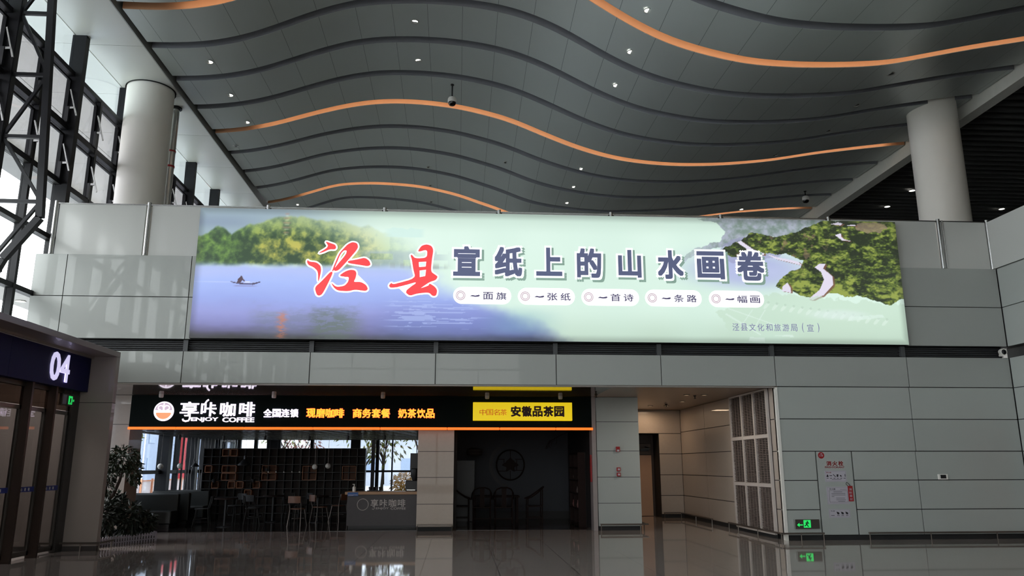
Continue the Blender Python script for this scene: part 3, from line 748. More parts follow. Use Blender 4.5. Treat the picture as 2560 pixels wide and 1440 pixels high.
# small round spot fittings in the soffit over the sign
for i, (x, y) in enumerate([(-7.36, 20.12), (-4.6, 20.12), (-1.88, 20.12), (.77, 20.12), (2.66, 20.12)]):
    t = thing('spot_light', ['small round spot fitting over the coffee logo', 'small round spot fitting over the white words of the sign', 'small round spot fitting over the amber words of the sign', 'small round spot fitting over the left of the yellow sign', 'small round spot fitting over the right of the yellow sign'][i], 'spotlight', (x, y, 3.26), 'spot fittings in the soffit')
    MB().lathe([(.055, 3.35-3.27), (.055, .02), (.045, 0)], (x, y, 3.27), 14).build('body', m_grille_fr, t, smooth=True)

# ---------------------------------------------------------------- right wall fittings
YW = W-.002
h = thing('hydrant_cabinet', 'flush grey fire hydrant cabinet door with red lettering in the right wall', 'cabinet', (8.45, W, .1))
MB().box(8.048, W-.004, .112, 8.85, W+.03, 1.895).build('door', m_panel_r, h)
q = MB()
for i, ch in enumerate('消火栓'): lettering(q, ch, 8.26+i*.137, 8.26+i*.137+.115, 1.585, 1.69, W-.004, .003, .03)
q.build('title', m_redink, h, recalc=False)
q = MB(); lettering(q, 'FIREHYDRANT', 8.22, 8.67, 1.535, 1.575, W-.004, .003, .015); q.build('title', m_redink, h, recalc=False)
st = thing('number_sticker', 'round red sticker at the top left of the hydrant cabinet', 'sticker', (8.15, W-.006, 1.75))
MB().lathe([(.072, 0), (.072, .004)], (8.155, W-.0045, 1.815), 24, axis='Y').build('disc', m_red, st)
q = MB(); lettering(q, '火警', 8.13, 8.18, 1.835, 1.86, W-.0086, .001, .01); lettering(q, '119', 8.115, 8.195, 1.785, 1.825, W-.0086, .001, .01); q.build('words', m_paper, st, recalc=False)
def notice(x0, x1, z0, z1, label, kind):
    t = thing('notice_plate', label, 'notice', ((x0+x1)/2, W-.01, z0), 'instruction plates on the hydrant cabinet')
    MB().box(x0, W-.014, z0, x1, W-.0045, z1).build('plate', m_paper, t)
    f = MB(); e = .012
    for a in ((x0+e, z0+e, x1-e, z0+e+.004), (x0+e, z1-e-.004, x1-e, z1-e), (x0+e, z0+e, x0+e+.004, z1-e), (x1-e-.004, z0+e, x1-e, z1-e)): f.box(a[0], W-.0155, a[1], a[2], W-.014, a[3])
    f.build('border', M('plate_border', (130, 126, 134), .5), t)
    k = MB(); r = MB(); w_, h_ = x1-x0, z1-z0
    if kind == 1:
        lettering(r, '消火栓', x0+.03, x0+.15, z1-.055, z1-.025, W-.014, .001, .01)
        for i in range(6):
            cx = x0+.055+i*(w_-.1)/5
            [lambda: k.prism([(cx-.025, z0+.11), (cx, z0+.165), (cx+.028, z0+.12), (cx+.01, z0+.10)], W-.0152, W-.014), lambda: k.box(cx-.03, W-.0152, z0+.125, cx+.03, W-.014, z0+.138), lambda: k.bar((cx-.025, W-.0146, z0+.16), (cx+.03, W-.0146, z0+.105), .012), lambda: k.prism([(cx-.02, z0+.105), (cx-.022, z0+.16), (cx+.022, z0+.16), (cx+.012, z0+.105)], W-.0152, W-.014), lambda: k.prism([(cx-.03, z0+.14), (cx, z0+.145), (cx+.02, z0+.115), (cx-.01, z0+.11)], W-.0152, W-.014), lambda: k.bar((cx+.015, W-.0146, z0+.165), (cx+.015, W-.0146, z0+.11), .01)][i]()
            k.box(cx-.022, W-.0152, z0+.072, cx+.022, W-.014, z0+.082)
        k.box(x0+.15, W-.0152, z0+.045, x1-.12, W-.014, z0+.052)
    elif kind == 2:
        lettering(k, '灭火器', x0+.06, x0+.2, z1-.065, z1-.03, W-.014, .001, .012)
        k.box(x1-.19, W-.0152, z1-.055, x1-.04, W-.014, z1-.05)
        for i, (a, c) in enumerate([(.15, .35), (.1, .42), (.1, .42), (.1, .16), (.2, .4), (.2, .42), (.24, .4)]): k.box(x0+a, W-.0152, z1-.11-i*.034, x0+c, W-.014, z1-.103-i*.034)
        f2 = MB()
        for a in ((x0+.05, z0+.04, x1-.03, z0+.044), (x0+.05, z1-.085, x1-.03, z1-.081), (x0+.05, z0+.04, x0+.054, z1-.081), (x1-.034, z0+.04, x1-.03, z1-.081)): f2.box(a[0], W-.0155, a[1], a[2], W-.014, a[3])
        f2.build('inner_border', m_ink, t)
    else:
        lettering(k, '灭火器', x0+.04, x0+.13, z1-.05, z1-.025, W-.014, .001, .01); k.box(x0+.04, W-.0152, z0+.045, x0+.12, W-.014, z0+.055)
        for i in range(3):
            cx = x0+.205+i*.1
            k.prism([(cx-.035, z0+.13), (cx-.02, z0+.075), (cx+.02, z0+.07), (cx+.03, z0+.10), (cx+.005, z0+.12)], W-.0152, W-.014)
            k.box(cx-.03, W-.0152, z0+.045, cx+.03, W-.014, z0+.054)
    k.build('print', m_ink, t, recalc=False)
    if r.v: r.build('heading', m_redink, t, recalc=False)
notice(8.20, 8.69, 1.24, 1.48, 'pale instruction plate with a row of small drawings under the red letters', 1)
notice(8.21, 8.71, .76, 1.13, 'large pale instruction plate, middle of three on the hydrant door', 2)
notice(8.22, 8.70, .47, .65, 'pale plate with three square pictograms, lowest on the hydrant door', 3)
tg = thing('hanging_tag', 'red tag hanging from a cord at the hydrant cabinet edge', 'tag', (8.75, W-.02, .82))
MB().box(8.695, W-.022, .82, 8.805, W-.012, 1.15).build('card', m_red, tg)
q = MB()
for i in range(4): lettering(q, '消防器材'[i], 8.72, 8.78, 1.05-i*.07, 1.10-i*.07, W-.022, .001, .01)
q.build('words', m_paper, tg, recalc=False)
MB().tube([(8.70, W-.02, 1.15), (8.66, W-.02, 1.19), (8.68, W-.015, 1.23), (8.72, W-.02, 1.2), (8.75, W-.02, 1.15)], .006, 6).build('cord', m_black, tg)
th_ = thing('thermostat', 'small white thermostat with dark screen on the right wall', 'thermostat', (10.93, W-.02, 1.28))
MB().box(10.815, W-.035, 1.28, 11.045, W, 1.40).build('case', m_white, th_, bevel=.008)
MB().box(10.865, W-.038, 1.305, 10.995, W-.034, 1.385).build('screen', m_black, th_)
ex = thing('exit_sign', 'low wall exit sign with glowing green arrow beside the hydrant cabinet', 'exit sign', (7.69, W-.03, .24))
MB().box(7.415, W-.05, .245, 7.965, W, .44).build('case', m_exit, ex, bevel=.004)
MB().box(7.405, W-.052, .245, 7.42, W, .44).build('end_cap', m_chrome, ex)
MB().prism([(7.455, .325), (7.51, .37), (7.51, .338), (7.585, .338), (7.585, .315), (7.51, .315), (7.51, .285)], W-.053, W-.05).build('arrow', m_green_e, ex)
MB().box(7.605, W-.053, .268, 7.765, W-.05, .428).build('pictogram', m_green_e, ex)
MB().lathe([(.014, 0), (.014, .001)], (7.69, W-.0535, .40), 10, axis='Y').prism([(7.66, .38), (7.71, .39), (7.73, .35), (7.715, .34), (7.70, .365), (7.69, .33), (7.72, .29), (7.70, .28), (7.67, .32), (7.63, .29), (7.62, .31), (7.655, .335), (7.66, .36), (7.63, .35)], W-.0545, W-.053).build('running_man', M('exit_man', (10, 60, 34), .5), ex)
bc = thing('wall_camera', 'small round camera in the dark slot at the right wall corner', 'camera', (12.8, W-.02, 4.12))
MB().lathe([(.075, 0), (.08, .03), (.08, .1)], (12.79, W+.08, 4.19), 16, axis='Y').build('housing', m_white, bc, smooth=True)
MB().lathe([(.06, 0), (.05, .012), (.01, .02)], (12.79, W-.02, 4.185), 16, axis='Y').build('lens', m_black, bc, smooth=True)
MB().box(12.70, W-.0, 4.085, 12.76, W+.05, 4.13).build('bracket', m_white, bc)
# passage ceiling fittings
for i, (x, y, lb) in enumerate([(5.82, 19.58, 'dim downlight left in the passage ceiling near its front'), (6.27, 19.55, 'dim downlight right in the passage ceiling near its front'), (6.29, 21.59, 'dim downlight half way along the passage ceiling'), (5.79, 23.27, 'dim downlight left in the deep passage ceiling'), (6.275, 23.24, 'dim downlight right in the deep passage ceiling')]):
    t = thing('passage_downlight', lb, 'downlight', (x, y, 3.33), 'dim downlights of the passage')
    MB().lathe([(.07, .03), (.085, .0), (.06, .0)], (x, y, 3.335), 16, cap=False).build('ring', m_ring, t)
    MB().lathe([(1e-3, .008), (.06, .008), (.06, .012), (1e-3, .012)], (x, y, 3.33), 16).build('lens', M('dim_lens', (255, 220, 180), .4, noise=0, emit=.5), t)
lampd = bpy.data.lights.new('passage_lamp', 'AREA'); lampd.energy = 12; lampd.size = .5; lampd.color = (1, .72, .48)
lo = bpy.data.objects.new('passage_lamp', lampd); COL.objects.link(lo); lo.location = (6.05, 24.4, 3.3); lo['kind'] = 'helper'
ld2 = bpy.data.lights.new('passage_front_lamp', 'AREA'); ld2.energy = 22; ld2.size = .2; ld2.color = (1, .88, .74)  # added light ahead of the front downlight, brightens the grey pillar
lo2 = bpy.data.objects.new('passage_front_lamp', ld2); COL.objects.link(lo2); lo2.location = (5.82, 19.0, 3.3); lo2['kind'] = 'helper'
for x, y, lb in ((6.1, 22.62, 'dark sprinkler head in the middle of the passage ceiling'), (3.5, 19.6, 'dark sprinkler head in the soffit before the grey pillar'), (6.1, 19.8, 'dark sprinkler head at the front of the passage ceiling')):
    t = thing('sprinkler', lb, 'sprinkler', (x, y, 3.27), 'sprinkler heads')
    MB().lathe([(.04, .08), (.03, .06), (.012, .05), (.012, .02), (.03, .01), (.03, 0)], (x, y, 3.27), 10).build('head', m_black, t)

# ---------------------------------------------------------------- billboard
YB = 17.2
bb = thing('billboard', 'huge lit landscape billboard with red and slate Chinese characters across the wall', 'billboard', (2.29, YB, 4.31))
BX0, BX1, BZ0, BZ1 = -5.83, 10.415, 4.313, 7.285
MB().box(BX0, YB+.004, BZ0, BX1, W-.002, BZ1).build('light_box', m_black, bb)
def vnoise(X, Z, s, seed):
    rs = np.random.RandomState(seed); G = rs.rand(64, 64)
    x = X/s; z = Z/s; xi = np.floor(x).astype(int); zi = np.floor(z).astype(int); fx = x-xi; fz = z-zi
    fx = fx*fx*(3-2*fx); fz = fz*fz*(3-2*fz)
    g = lambda i, j: G[i % 64, j % 64]
    return (g(xi, zi)*(1-fx)+g(xi+1, zi)*fx)*(1-fz)+(g(xi, zi+1)*(1-fx)+g(xi+1, zi+1)*fx)*fz
def fbm(X, Z, s, seed, o=4):
    r = 0; a = .5; t = 0
    for i in range(o): r = r+a*vnoise(X+i*3.7, Z+i*1.9, s, seed+i); t += a; s *= .5; a *= .6
    return r/t
def inpoly(X, Z, P):
    ins = np.zeros(X.shape, bool); n = len(P)
    for i in range(n):
        x0, z0 = P[i]; x1, z1 = P[(i+1) % n]
        if z0 == z1: continue
        c = ((z0 > Z) != (z1 > Z)) & (X < (x1-x0)*(Z-z0)/(z1-z0)+x0); ins ^= c
    return ins
def ss_(a, b, v):
    t = np.clip((v-a)/(b-a), 0, 1); return t*t*(3-2*t)
def picture():
    nx, nz = 1150, 211
    X, Z = np.meshgrid(np.linspace(BX0, BX1, nx), np.linspace(BZ0, BZ1, nz))
    col = np.zeros(X.shape+(3,))
    def mix(c, a):
        a = np.clip(a, 0, 1)[..., None]; col[:] = col*(1-a)+np.asarray(c, float)*a
    # mint ground, brighter through the middle
    col[:] = (222, 246, 232)
    mix((186, 210, 190), ss_(5.2, 4.3, Z)*.85); mix((190, 214, 200), ss_(6.75, 7.3, Z)*.75)
    mix((232, 255, 244), np.exp(-((Z-6.55)/.4)**2)*.5*(.4+.6*vnoise(X, Z*0, 1.6, 3)))
    mix((208, 236, 222), .5*vnoise(X, Z*0, .9, 5)*ss_(-1, 0, X))
    # far hills and sky on the left
    aL = ss_(-1.6, -4.4, X)
    mix((150, 172, 186), aL*ss_(6.2, 6.6, Z)*.95); mix((134, 152, 176), aL*ss_(6.75, 6.95, Z-.0)*ss_(7.25, 6.95, Z)*ss_(-4.2, -5.2, X)*.7)
    # wooded bank
    top = np.interp(X, [-5.83, -5.4, -5.1, -4.85, -4.5, -4.1, -3.6, -3.0, -2.05, -1.2], [6.62, 6.84, 6.70, 6.86, 7.0, 7.1, 7.14, 7.05, 6.9, 6.7])
    top = top+(fbm(X, Z*0+2, .3, 11)-.5)*.22
    nb = fbm(X, Z, .34, 21, 5); nf = fbm(X, Z, .11, 31, 4)
    tree = ss_(top+.03, top-.05, Z)*ss_(5.86, 6.0, Z+(fbm(X, Z, .5, 41)-.5)*.2)*ss_(-.5, -3.6, X+(Z-6.4)*1.1)
    v = np.clip((nb-.5)*2.6+(nf-.5)*1.6+(Z-6.3)*.5+.48, 0, 1)[..., None]
    warm = np.clip(ss_(-5.2, -4.2, X)*(vnoise(X, Z, .7, 51)*1.3)-.1, 0, 1)[..., None]
    tc = np.array((34, 66, 34))*(1-v)+(np.array((118, 158, 66))*(1-warm)+np.array((196, 188, 84))*warm)*v
    haze = ss_(6.55, 7.2, Z)[..., None]*.55
    tc = tc*(1-haze)+np.array((186, 206, 170))*haze
    mix(tc, tree)
    # pale village by the water
    vil = ss_(-2.4, -1.9, X)*ss_(-.1, -.6, X)*ss_(5.92, 5.97, Z)*ss_(6.4, 6.3, Z)
    mix((176, 196, 202), vil*.6*(vnoise(np.floor(X*4)/4, np.floor(Z*7)/7, .05, 61) > .4)); mix((150, 160, 150), vil*.5*ss_(6.1, 6.0, Z)*(vnoise(np.floor(X*9)/9, Z*0, .05, 63) > .45))
    mix((210, 240, 232), ss_(-1.75, -1.55, X)*ss_(-.75, -.9, X)*ss_(6.66, 6.70, Z)*ss_(6.93, 6.9, Z+.06*vnoise(X, Z, .1, 65))*.8)
    # misty lake
    edge = np.interp(Z, [4.31, 4.5, 4.8, 5.1, 5.3, 5.6, 5.95], [2.3, 2.1, 1.5, .7, .2, -.2, -.7])+(fbm(X, Z, .6, 71)-.5)*.7
    lake = ss_(edge+.45, edge-.75, X)*ss_(6.08, 5.86, Z+(fbm(X, Z, .7, 73)-.5)*.14)
    zz = Z+(fbm(X, Z*3, 1.2, 75)-.5)*.22
    L = np.stack([np.interp(zz, [4.31, 4.36, 4.46, 4.62, 4.9, 5.2, 5.6, 5.82, 6.0], c) for c in ([26, 54, 92, 122, 146, 152, 166, 178, 176], [24, 52, 90, 124, 152, 170, 188, 194, 196], [30, 72, 134, 182, 216, 236, 250, 248, 240])], -1)
    mix(L, lake)
    mix((90, 118, 196), lake*ss_(-2.4, -1., X)*ss_(5.4, 4.6, Z)*.45)
    rip = (fbm(X*.3, Z*9, .25, 77) > .6)*ss_(5.35, 5.2, Z)*ss_(4.45, 4.7, Z)*ss_(-1.8, -1.3, X)*ss_(.9, .1, X)
    mix((186, 204, 250), lake*rip*.5)
    mix((120, 170, 190), ss_(.3, 1.3, X)*ss_(2.6, 1.4, X)*ss_(4.36, 4.6, Z)*ss_(5.2, 4.8, Z)*.4)
    # reflections of the bank and the pagoda
    rf = ss_(-4.75, -4.2, X)*ss_(-1.9, -2.6, X)*ss_(5.1, 4.75, Z+(fbm(X, Z*2, .4, 81)-.5)*.5)*(.35+.65*ss_(-3.4, -3., X))
    mix((86, 104, 92), lake*rf*.75*(.6+.4*(fbm(X, Z*5, .2, 83) > .45))); mix((140, 160, 120), lake*rf*.5*ss_(4.7, 4.95, Z)*ss_(-3.6, -4.2, X))
    pg = np.exp(-((X+3.87-.03*np.sin(Z*60))/.09)**2)*ss_(4.98, 4.8, Z)*(fbm(X, Z*4, .12, 85) > .42)
    mix((216, 116, 70), lake*pg*.6)
    # pagoda on the hill top
    for z0, w_ in ((7.18, .05), (7.08, .075), (6.97, .09), (6.86, .1), (6.74, .07)):
        mix((196, 150, 130), np.exp(-((Z-z0)/.022)**4)*np.exp(-((X+3.9)/(w_))**4)*.45); mix((228, 228, 200), np.exp(-((Z-z0+.045)/.02)**4)*np.exp(-((X+3.9)/(w_*.6))**4)*.4)
    # boat and fisherman
    mix((206, 216, 255), np.exp(-((Z-5.575)/.012)**2)*ss_(-6.2, -5.4, X)*ss_(-4.3, -4.6, X)*.5)
    boat = inpoly(X, Z, [(-5.06, 5.60), (-4.90, 5.565), (-4.6, 5.55), (-4.38, 5.60), (-4.40, 5.57), (-4.55, 5.515), (-4.85, 5.53), (-5.0, 5.56)])
    mix((74, 66, 104), boat*1.)
    for P in ([(-4.90, 5.57), (-4.89, 5.64), (-4.84, 5.69), (-4.79, 5.68), (-4.74, 5.62), (-4.72, 5.575), (-4.76, 5.60), (-4.79, 5.63), (-4.82, 5.57)], [(-4.825, 5.72), (-4.84, 5.69), (-4.82, 5.67), (-4.79, 5.685), (-4.80, 5.715)]): mix((80, 56, 72), inpoly(X, Z, P)*1.)
    mix((236, 240, 255), (np.hypot((X+4.68)/.06, (Z-5.58)/.02) < 1)*.8); mix((120, 110, 160), np.exp(-((Z-5.49)/.012)**2)*ss_(-5., -4.9, X)*ss_(-4.4, -4.6, X)*.6)
    # right hand hills: mist, wood, road
    jx = (fbm(X, Z, .22, 91)-.5)*.16; jz = (fbm(X, Z, .22, 93)-.5)*.14
    up = inpoly(X+jx, Z+jz, [(5.55, 7.3), (8.8, 7.3), (8.4, 7.05), (7.9, 6.95), (7.3, 6.85), (6.5, 6.65), (5.95, 6.55), (5.5, 6.4), (5.0, 6.1), (5.1, 6.2), (5.4, 6.5), (6.1, 6.72), (6.25, 6.95), (6.05, 7.15)])
    t2 = np.clip((fbm(X, Z, .12, 95)-.5)*2.4+.5, 0, 1)[..., None]
    mix(np.array((112, 132, 124))*(1-t2)+np.array((166, 172, 190))*t2, up*.9*(.5+.5*ss_(5.2, 6.2, X)))
    fog = np.exp(-(((X-6.75)/1.35)**2+((Z-6.05)/.42)**2)**1.4)
    mix((168, 174, 226), fog*.95); mix((196, 206, 236), np.exp(-(((X-7.0)/1.0)**2+((Z-6.0)/.22)**2))*.7)
    mix((150, 150, 190), inpoly(X+jx, Z+jz, [(5.9, 6.3), (6.3, 6.75), (7.2, 6.9), (7.9, 6.6), (7.3, 6.3), (6.4, 6.2)])*.55)
    hill = [(6.58, 6.72), (6.88, 6.93), (7.41, 6.86), (7.95, 6.99), (8.66, 7.30), (10.5, 7.32), (10.5, 6.44), (10.45, 5.42), (10.06, 5.25), (9.74, 5.36), (9.26, 5.43), (8.64, 5.49), (8.25, 5.39), (7.96, 5.43), (7.78, 5.53), (7.36, 5.66), (7.57, 5.91), (7.98, 6.13), (8.08, 6.25), (7.62, 6.44), (7.2, 6.42), (7.0, 6.3), (6.27, 6.37), (6.08, 6.48), (6.43, 6.71)]
    hm = inpoly(X+jx*.9, Z+jz*.9, hill)
    b1 = fbm(X, Z*1.9, .15, 101, 4); b2 = fbm(X, Z*1.4, .6, 103, 3); b3 = fbm(X, Z*1.9, .05, 105, 2)
    g = np.clip((b1-.5)*2.6+(b2-.5)*1.5+(b3-.5)*1.1+.42-(Z-6.1)*.10, 0, 1)[..., None]
    hc = np.where(g < .5, np.array((34, 46, 26))*(1-g*2)+np.array((84, 104, 42))*g*2, np.array((84, 104, 42))*(2-g*2)+np.array((150, 164, 74))*(g*2-1))
    br = ((fbm(X, Z, .16, 107) > .66)*.6*ss_(9.2, 8.2, X)*ss_(5.8, 6.3, Z))[..., None]
    hc = hc*(1-br)+np.array((128, 104, 88))*br
    mix(hc, hm*1.)
    mix((150, 130, 112), (np.hypot((X-9.8)/.42, (Z-7.13)/.13) < .7+.5*vnoise(X, Z, .1, 109))*.75)
    for P in ([(8.44, 6.21), (8.60, 6.22), (8.53, 6.1), (8.74, 5.92), (8.74, 5.71), (8.49, 5.46), (8.22, 5.34), (8.10, 5.36), (8.40, 5.58), (8.53, 5.83), (8.47, 6.02), (8.33, 6.13)], [(7.5, 5.55), (7.52, 5.66), (7.64, 5.75), (7.71, 5.62), (7.70, 5.51)], [(8.9, 6.93), (9.05, 6.97), (9.06, 6.88), (9.13, 6.82), (9.3, 6.78), (9.06, 6.80)], [(8.82, 7.2), (9.05, 7.17), (9.12, 7.22), (9.0, 7.25)], [(9.2, 7.17), (9.45, 7.16), (9.4, 7.2)], [(6.5, 6.71), (6.6, 6.74), (6.9, 6.53), (7.15, 6.44), (7.12, 6.40), (6.76, 6.52)], [(7.2, 6.42), (7.45, 6.36), (7.94, 6.26), (8.02, 6.17), (7.9, 6.2), (7.4, 6.32)]):
        mix((126, 84, 70), inpoly(X-.045+jx*.3, Z+.02, P)*.8); mix((228, 222, 240), inpoly(X+jx*.12, Z+jz*.12, P)*1.)
    # pale line picture at the lower right, in mint tones
    lr_ = inpoly(X+jx*2, Z+jz*2, [(5.9, 5.0), (6.4, 5.2), (7.3, 5.5), (8.2, 5.4), (10.5, 5.25), (10.5, 4.31), (6.3, 4.31), (6.1, 4.7)])
    mix((196, 222, 200), lr_*.6*ss_(4.3, 4.9, Z))
    for i in range(16):
        cx = 6.9+i*.2; cz = 5.22-(i*.026)
        mix((226, 244, 232), (np.hypot((X-cx-(Z-cz)*.8)/.05, (Z-cz)/.08) < 1)*.55); mix((160, 190, 168), (np.hypot((X-cx-.05)/.03, (Z-cz-.07)/.03) < 1)*.35)
    mix((226, 242, 238), np.exp(-(((X-8.8)/.7)**2+((Z-5.0)/.12)**2)**2)*.6)
    for P in ([(6.1, 4.98), (6.9, 4.5), (6.93, 4.52), (6.15, 5.0)], [(6.2, 5.1), (7.6, 4.62), (7.6, 4.64), (6.2, 5.13)], [(6.75, 5.1), (6.45, 4.7), (6.47, 4.7), (6.78, 5.1)], [(7.05, 5.1), (6.75, 4.65), (6.77, 4.65), (7.08, 5.1)], [(6.62, 4.36), (7.0, 4.34), (7.0, 4.44), (6.66, 4.46)], [(7.2, 4.5), (7.7, 4.46), (7.66, 4.52)], [(9.0, 4.85), (9.9, 4.95), (9.85, 5.02), (9.05, 4.95)]): mix((224, 244, 234), inpoly(X, Z, P)*.6)
    # fall-off of the tubes towards the frame
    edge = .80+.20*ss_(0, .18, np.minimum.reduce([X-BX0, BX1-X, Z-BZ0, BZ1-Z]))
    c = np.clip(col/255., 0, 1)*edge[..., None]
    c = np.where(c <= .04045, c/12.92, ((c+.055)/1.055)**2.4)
    return nx, nz, X, Z, c
nx_, nz_, X_, Z_, c_ = picture()
me = bpy.data.meshes.new('picture')
co = np.stack([X_-2.29, np.zeros_like(X_), Z_-4.31], -1).reshape(-1, 3)
ii = (np.arange(nz_-1)[:, None]*nx_+np.arange(nx_-1)[None, :]).reshape(-1)
quads = np.stack([ii, ii+1, ii+nx_+1, ii+nx_], -1)
me.vertices.add(len(co)); me.vertices.foreach_set('co', co.ravel())
me.loops.add(len(quads)*4); me.loops.foreach_set('vertex_index', quads.ravel().astype(np.int32))
me.polygons.add(len(quads)); me.polygons.foreach_set('loop_start', np.arange(0, len(quads)*4, 4, dtype=np.int32)); me.polygons.foreach_set('loop_total', np.full(len(quads), 4, np.int32))
me.update(calc_edges=True); me.validate()
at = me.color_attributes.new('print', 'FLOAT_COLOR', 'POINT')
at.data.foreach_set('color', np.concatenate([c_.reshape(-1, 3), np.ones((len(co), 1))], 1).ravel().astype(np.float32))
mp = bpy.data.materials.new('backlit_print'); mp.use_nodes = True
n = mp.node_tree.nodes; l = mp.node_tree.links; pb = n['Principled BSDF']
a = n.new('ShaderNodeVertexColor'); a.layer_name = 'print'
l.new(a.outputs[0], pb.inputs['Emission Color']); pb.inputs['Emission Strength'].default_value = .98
pb.inputs['Base Color'].default_value = (.05, .05, .05, 1); pb.inputs['Roughness'].default_value = .3
me.materials.append(mp)
po = bpy.data.objects.new('picture', me); COL.objects.link(po); po.parent = bb; po.location = (0, 0, 0); po['_o'] = [2.29, YB, 4.31]

# characters
m_slate = M('slate_character', (78, 84, 112), .5, noise=0, emit=.9)
m_halo = M('white_outline', (246, 246, 250), .5, noise=0, emit=.97)
m_shade = M('print_drop_tone', (120, 146, 134), .5, noise=0, emit=.85)
m_rchar = M('red_character', (232, 62, 66), .5, noise=0, emit=.95)
m_pill = M('white_caption', (252, 252, 253), .5, noise=0, emit=1.0)
m_cap = M('caption_ink', (70, 64, 96), .5, noise=0, emit=.75)
m_capring = M('caption_ring', (160, 140, 150), .5, noise=0, emit=.9)
def big(ch, x0, x1, z0, z1):
    o = MB(); lettering(o, ch, x0, x1, z0, z1, YB-.012, .003, .036)
    o = o.build('slate_character', m_slate, bb, recalc=False)
    k = MB(); lettering(k, ch, x0-.045, x1+.045, z0-.045, z1+.045, YB-.007, .003, .085); k.build('outline', m_halo, o, recalc=False)
    k = MB(); lettering(k, ch, x0-.0, x1+.10, z0-.10, z1+.0, YB-.002, .003, .08); k.build('drop_tone', m_shade, o, recalc=False)
for ch, b in {'宣': (-.13, .48, 5.79, 6.49), '纸': (.81, 1.44, 5.79, 6.49), '上': (1.76, 2.36, 5.82, 6.49), '的': (2.70, 3.27, 5.79, 6.49), '山': (3.66, 4.20, 5.81, 6.47), '水': (4.58, 5.19, 5.79, 6.48), '画': (5.51, 6.16, 5.80, 6.47), '卷': (6.46, 7.11, 5.78, 6.49)}.items(): big(ch, *b)
# the two brush-written characters, traced stroke by stroke (units: hundredths on a small grid)
def J(p): return (-6.126+(p[0]/2501.)*5.97, 7.485+(p[0]/2501.)*.115-(p[1]/1440.)*3.50)
def chaikin(P, it=2):
    for _ in range(it):
        Q = []
        for i in range(len(P)):
            a, b_ = P[i], P[(i+1) % len(P)]
            Q += [(a[0]*.8+b_[0]*.2, a[1]*.8+b_[1]*.2), (a[0]*.2+b_[0]*.8, a[1]*.2+b_[1]*.8)]
        P = Q
    return P
def grow(P, d):
    A = sum(P[i][0]*P[(i+1) % len(P)][1]-P[(i+1) % len(P)][0]*P[i][1] for i in range(len(P))); s = 1 if A > 0 else -1
    R = []
    for i in range(len(P)):
        a, b_, c = Vector(P[i-1]), Vector(P[i]), Vector(P[(i+1) % len(P)])
        n1 = (b_-a); n1 = Vector((n1.y, -n1.x)).normalized()*s if n1.length > 1e-9 else Vector((0, 0)); n2 = (c-b_); n2 = Vector((n2.y, -n2.x)).normalized()*s if n2.length > 1e-9 else Vector((0, 0))
        m = n1+n2; m = m.normalized() if m.length > 1e-6 else n1
        q = b_+m*d; R.append((q.x, q.y))
    return R
def brush(strokes, holes=()):
    r = MB(); hb = MB()
    for i, S in enumerate(strokes):
        P = chaikin([J(p) for p in S])
        r.prism(P, YB-.016-.0004*i, YB-.013); hb.prism(grow(P, .034), YB-.010-.0003*i, YB-.006)
    o = r.build('red_character', m_rchar, bb)
    hb.build('outline', m_halo, o)
    if holes:
        w1 = MB(); w2 = MB()
        for H in holes:
            P = [J(p) for p in H]; w1.prism(P, YB-.0195, YB-.018); w2.prism(grow(P, -.028), YB-.0215, YB-.0205)
        w1.build('outline', m_halo, o); w2.build('gap', M('print_gap', (196, 224, 216), .5, noise=0, emit=.95), o)
brush([[(1300, 410), (1350, 428), (1395, 443), (1408, 470), (1396, 490), (1345, 488), (1290, 515), (1236, 530), (1338, 464)],
       [(1146, 588), (1165, 606), (1230, 612), (1270, 645), (1279, 690), (1266, 770), (1256, 805), (1250, 700), (1205, 658), (1160, 640), (1142, 612)],
       [(1366, 700), (1390, 708), (1345, 820), (1300, 915), (1270, 930), (1248, 918), (1226, 850), (1290, 790)],
       [(1440, 525), (1472, 486), (1512, 440), (1555, 418), (1602, 430), (1613, 478), (1525, 590), (1440, 690), (1398, 698), (1395, 672), (1500, 540), (1508, 500), (1478, 498), (1446, 540), (1412, 640), (1392, 700), (1376, 700), (1410, 600)],
       [(1518, 600), (1600, 588), (1678, 568), (1722, 600), (1736, 638), (1708, 652), (1640, 640), (1525, 622)],
       [(1446, 740), (1500, 700), (1550, 683), (1592, 690), (1607, 716), (1600, 765), (1582, 802), (1650, 798), (1702, 830), (1720, 868), (1700, 888), (1600, 872), (1540, 888), (1440, 882), (1402, 852), (1373, 803), (1425, 848), (1500, 838), (1533, 800), (1540, 752), (1490, 752)]])
brush([[(2105, 548), (2118, 540), (2150, 578), (2262, 572), (2264, 490), (2168, 518), (2205, 455), (2255, 440), (2302, 455), (2322, 495), (2308, 600), (2302, 705), (2345, 735), (2368, 752), (2352, 785), (2290, 805), (2205, 865), (2180, 900), (2110, 935), (2070, 905), (2080, 875), (2190, 795), (2010, 850), (1925, 858), (1912, 835), (1935, 808), (1950, 826), (2160, 768), (2135, 680), (2120, 590)],
       [(2195, 868), (2285, 838), (2290, 815), (2345, 850), (2366, 885), (2356, 935), (2322, 938), (2288, 902), (2180, 912), (2105, 936), (2130, 895)]],
      [[(2186, 613), (2256, 610), (2252, 656), (2190, 661)], [(2196, 695), (2256, 687), (2250, 747), (2199, 757)]])
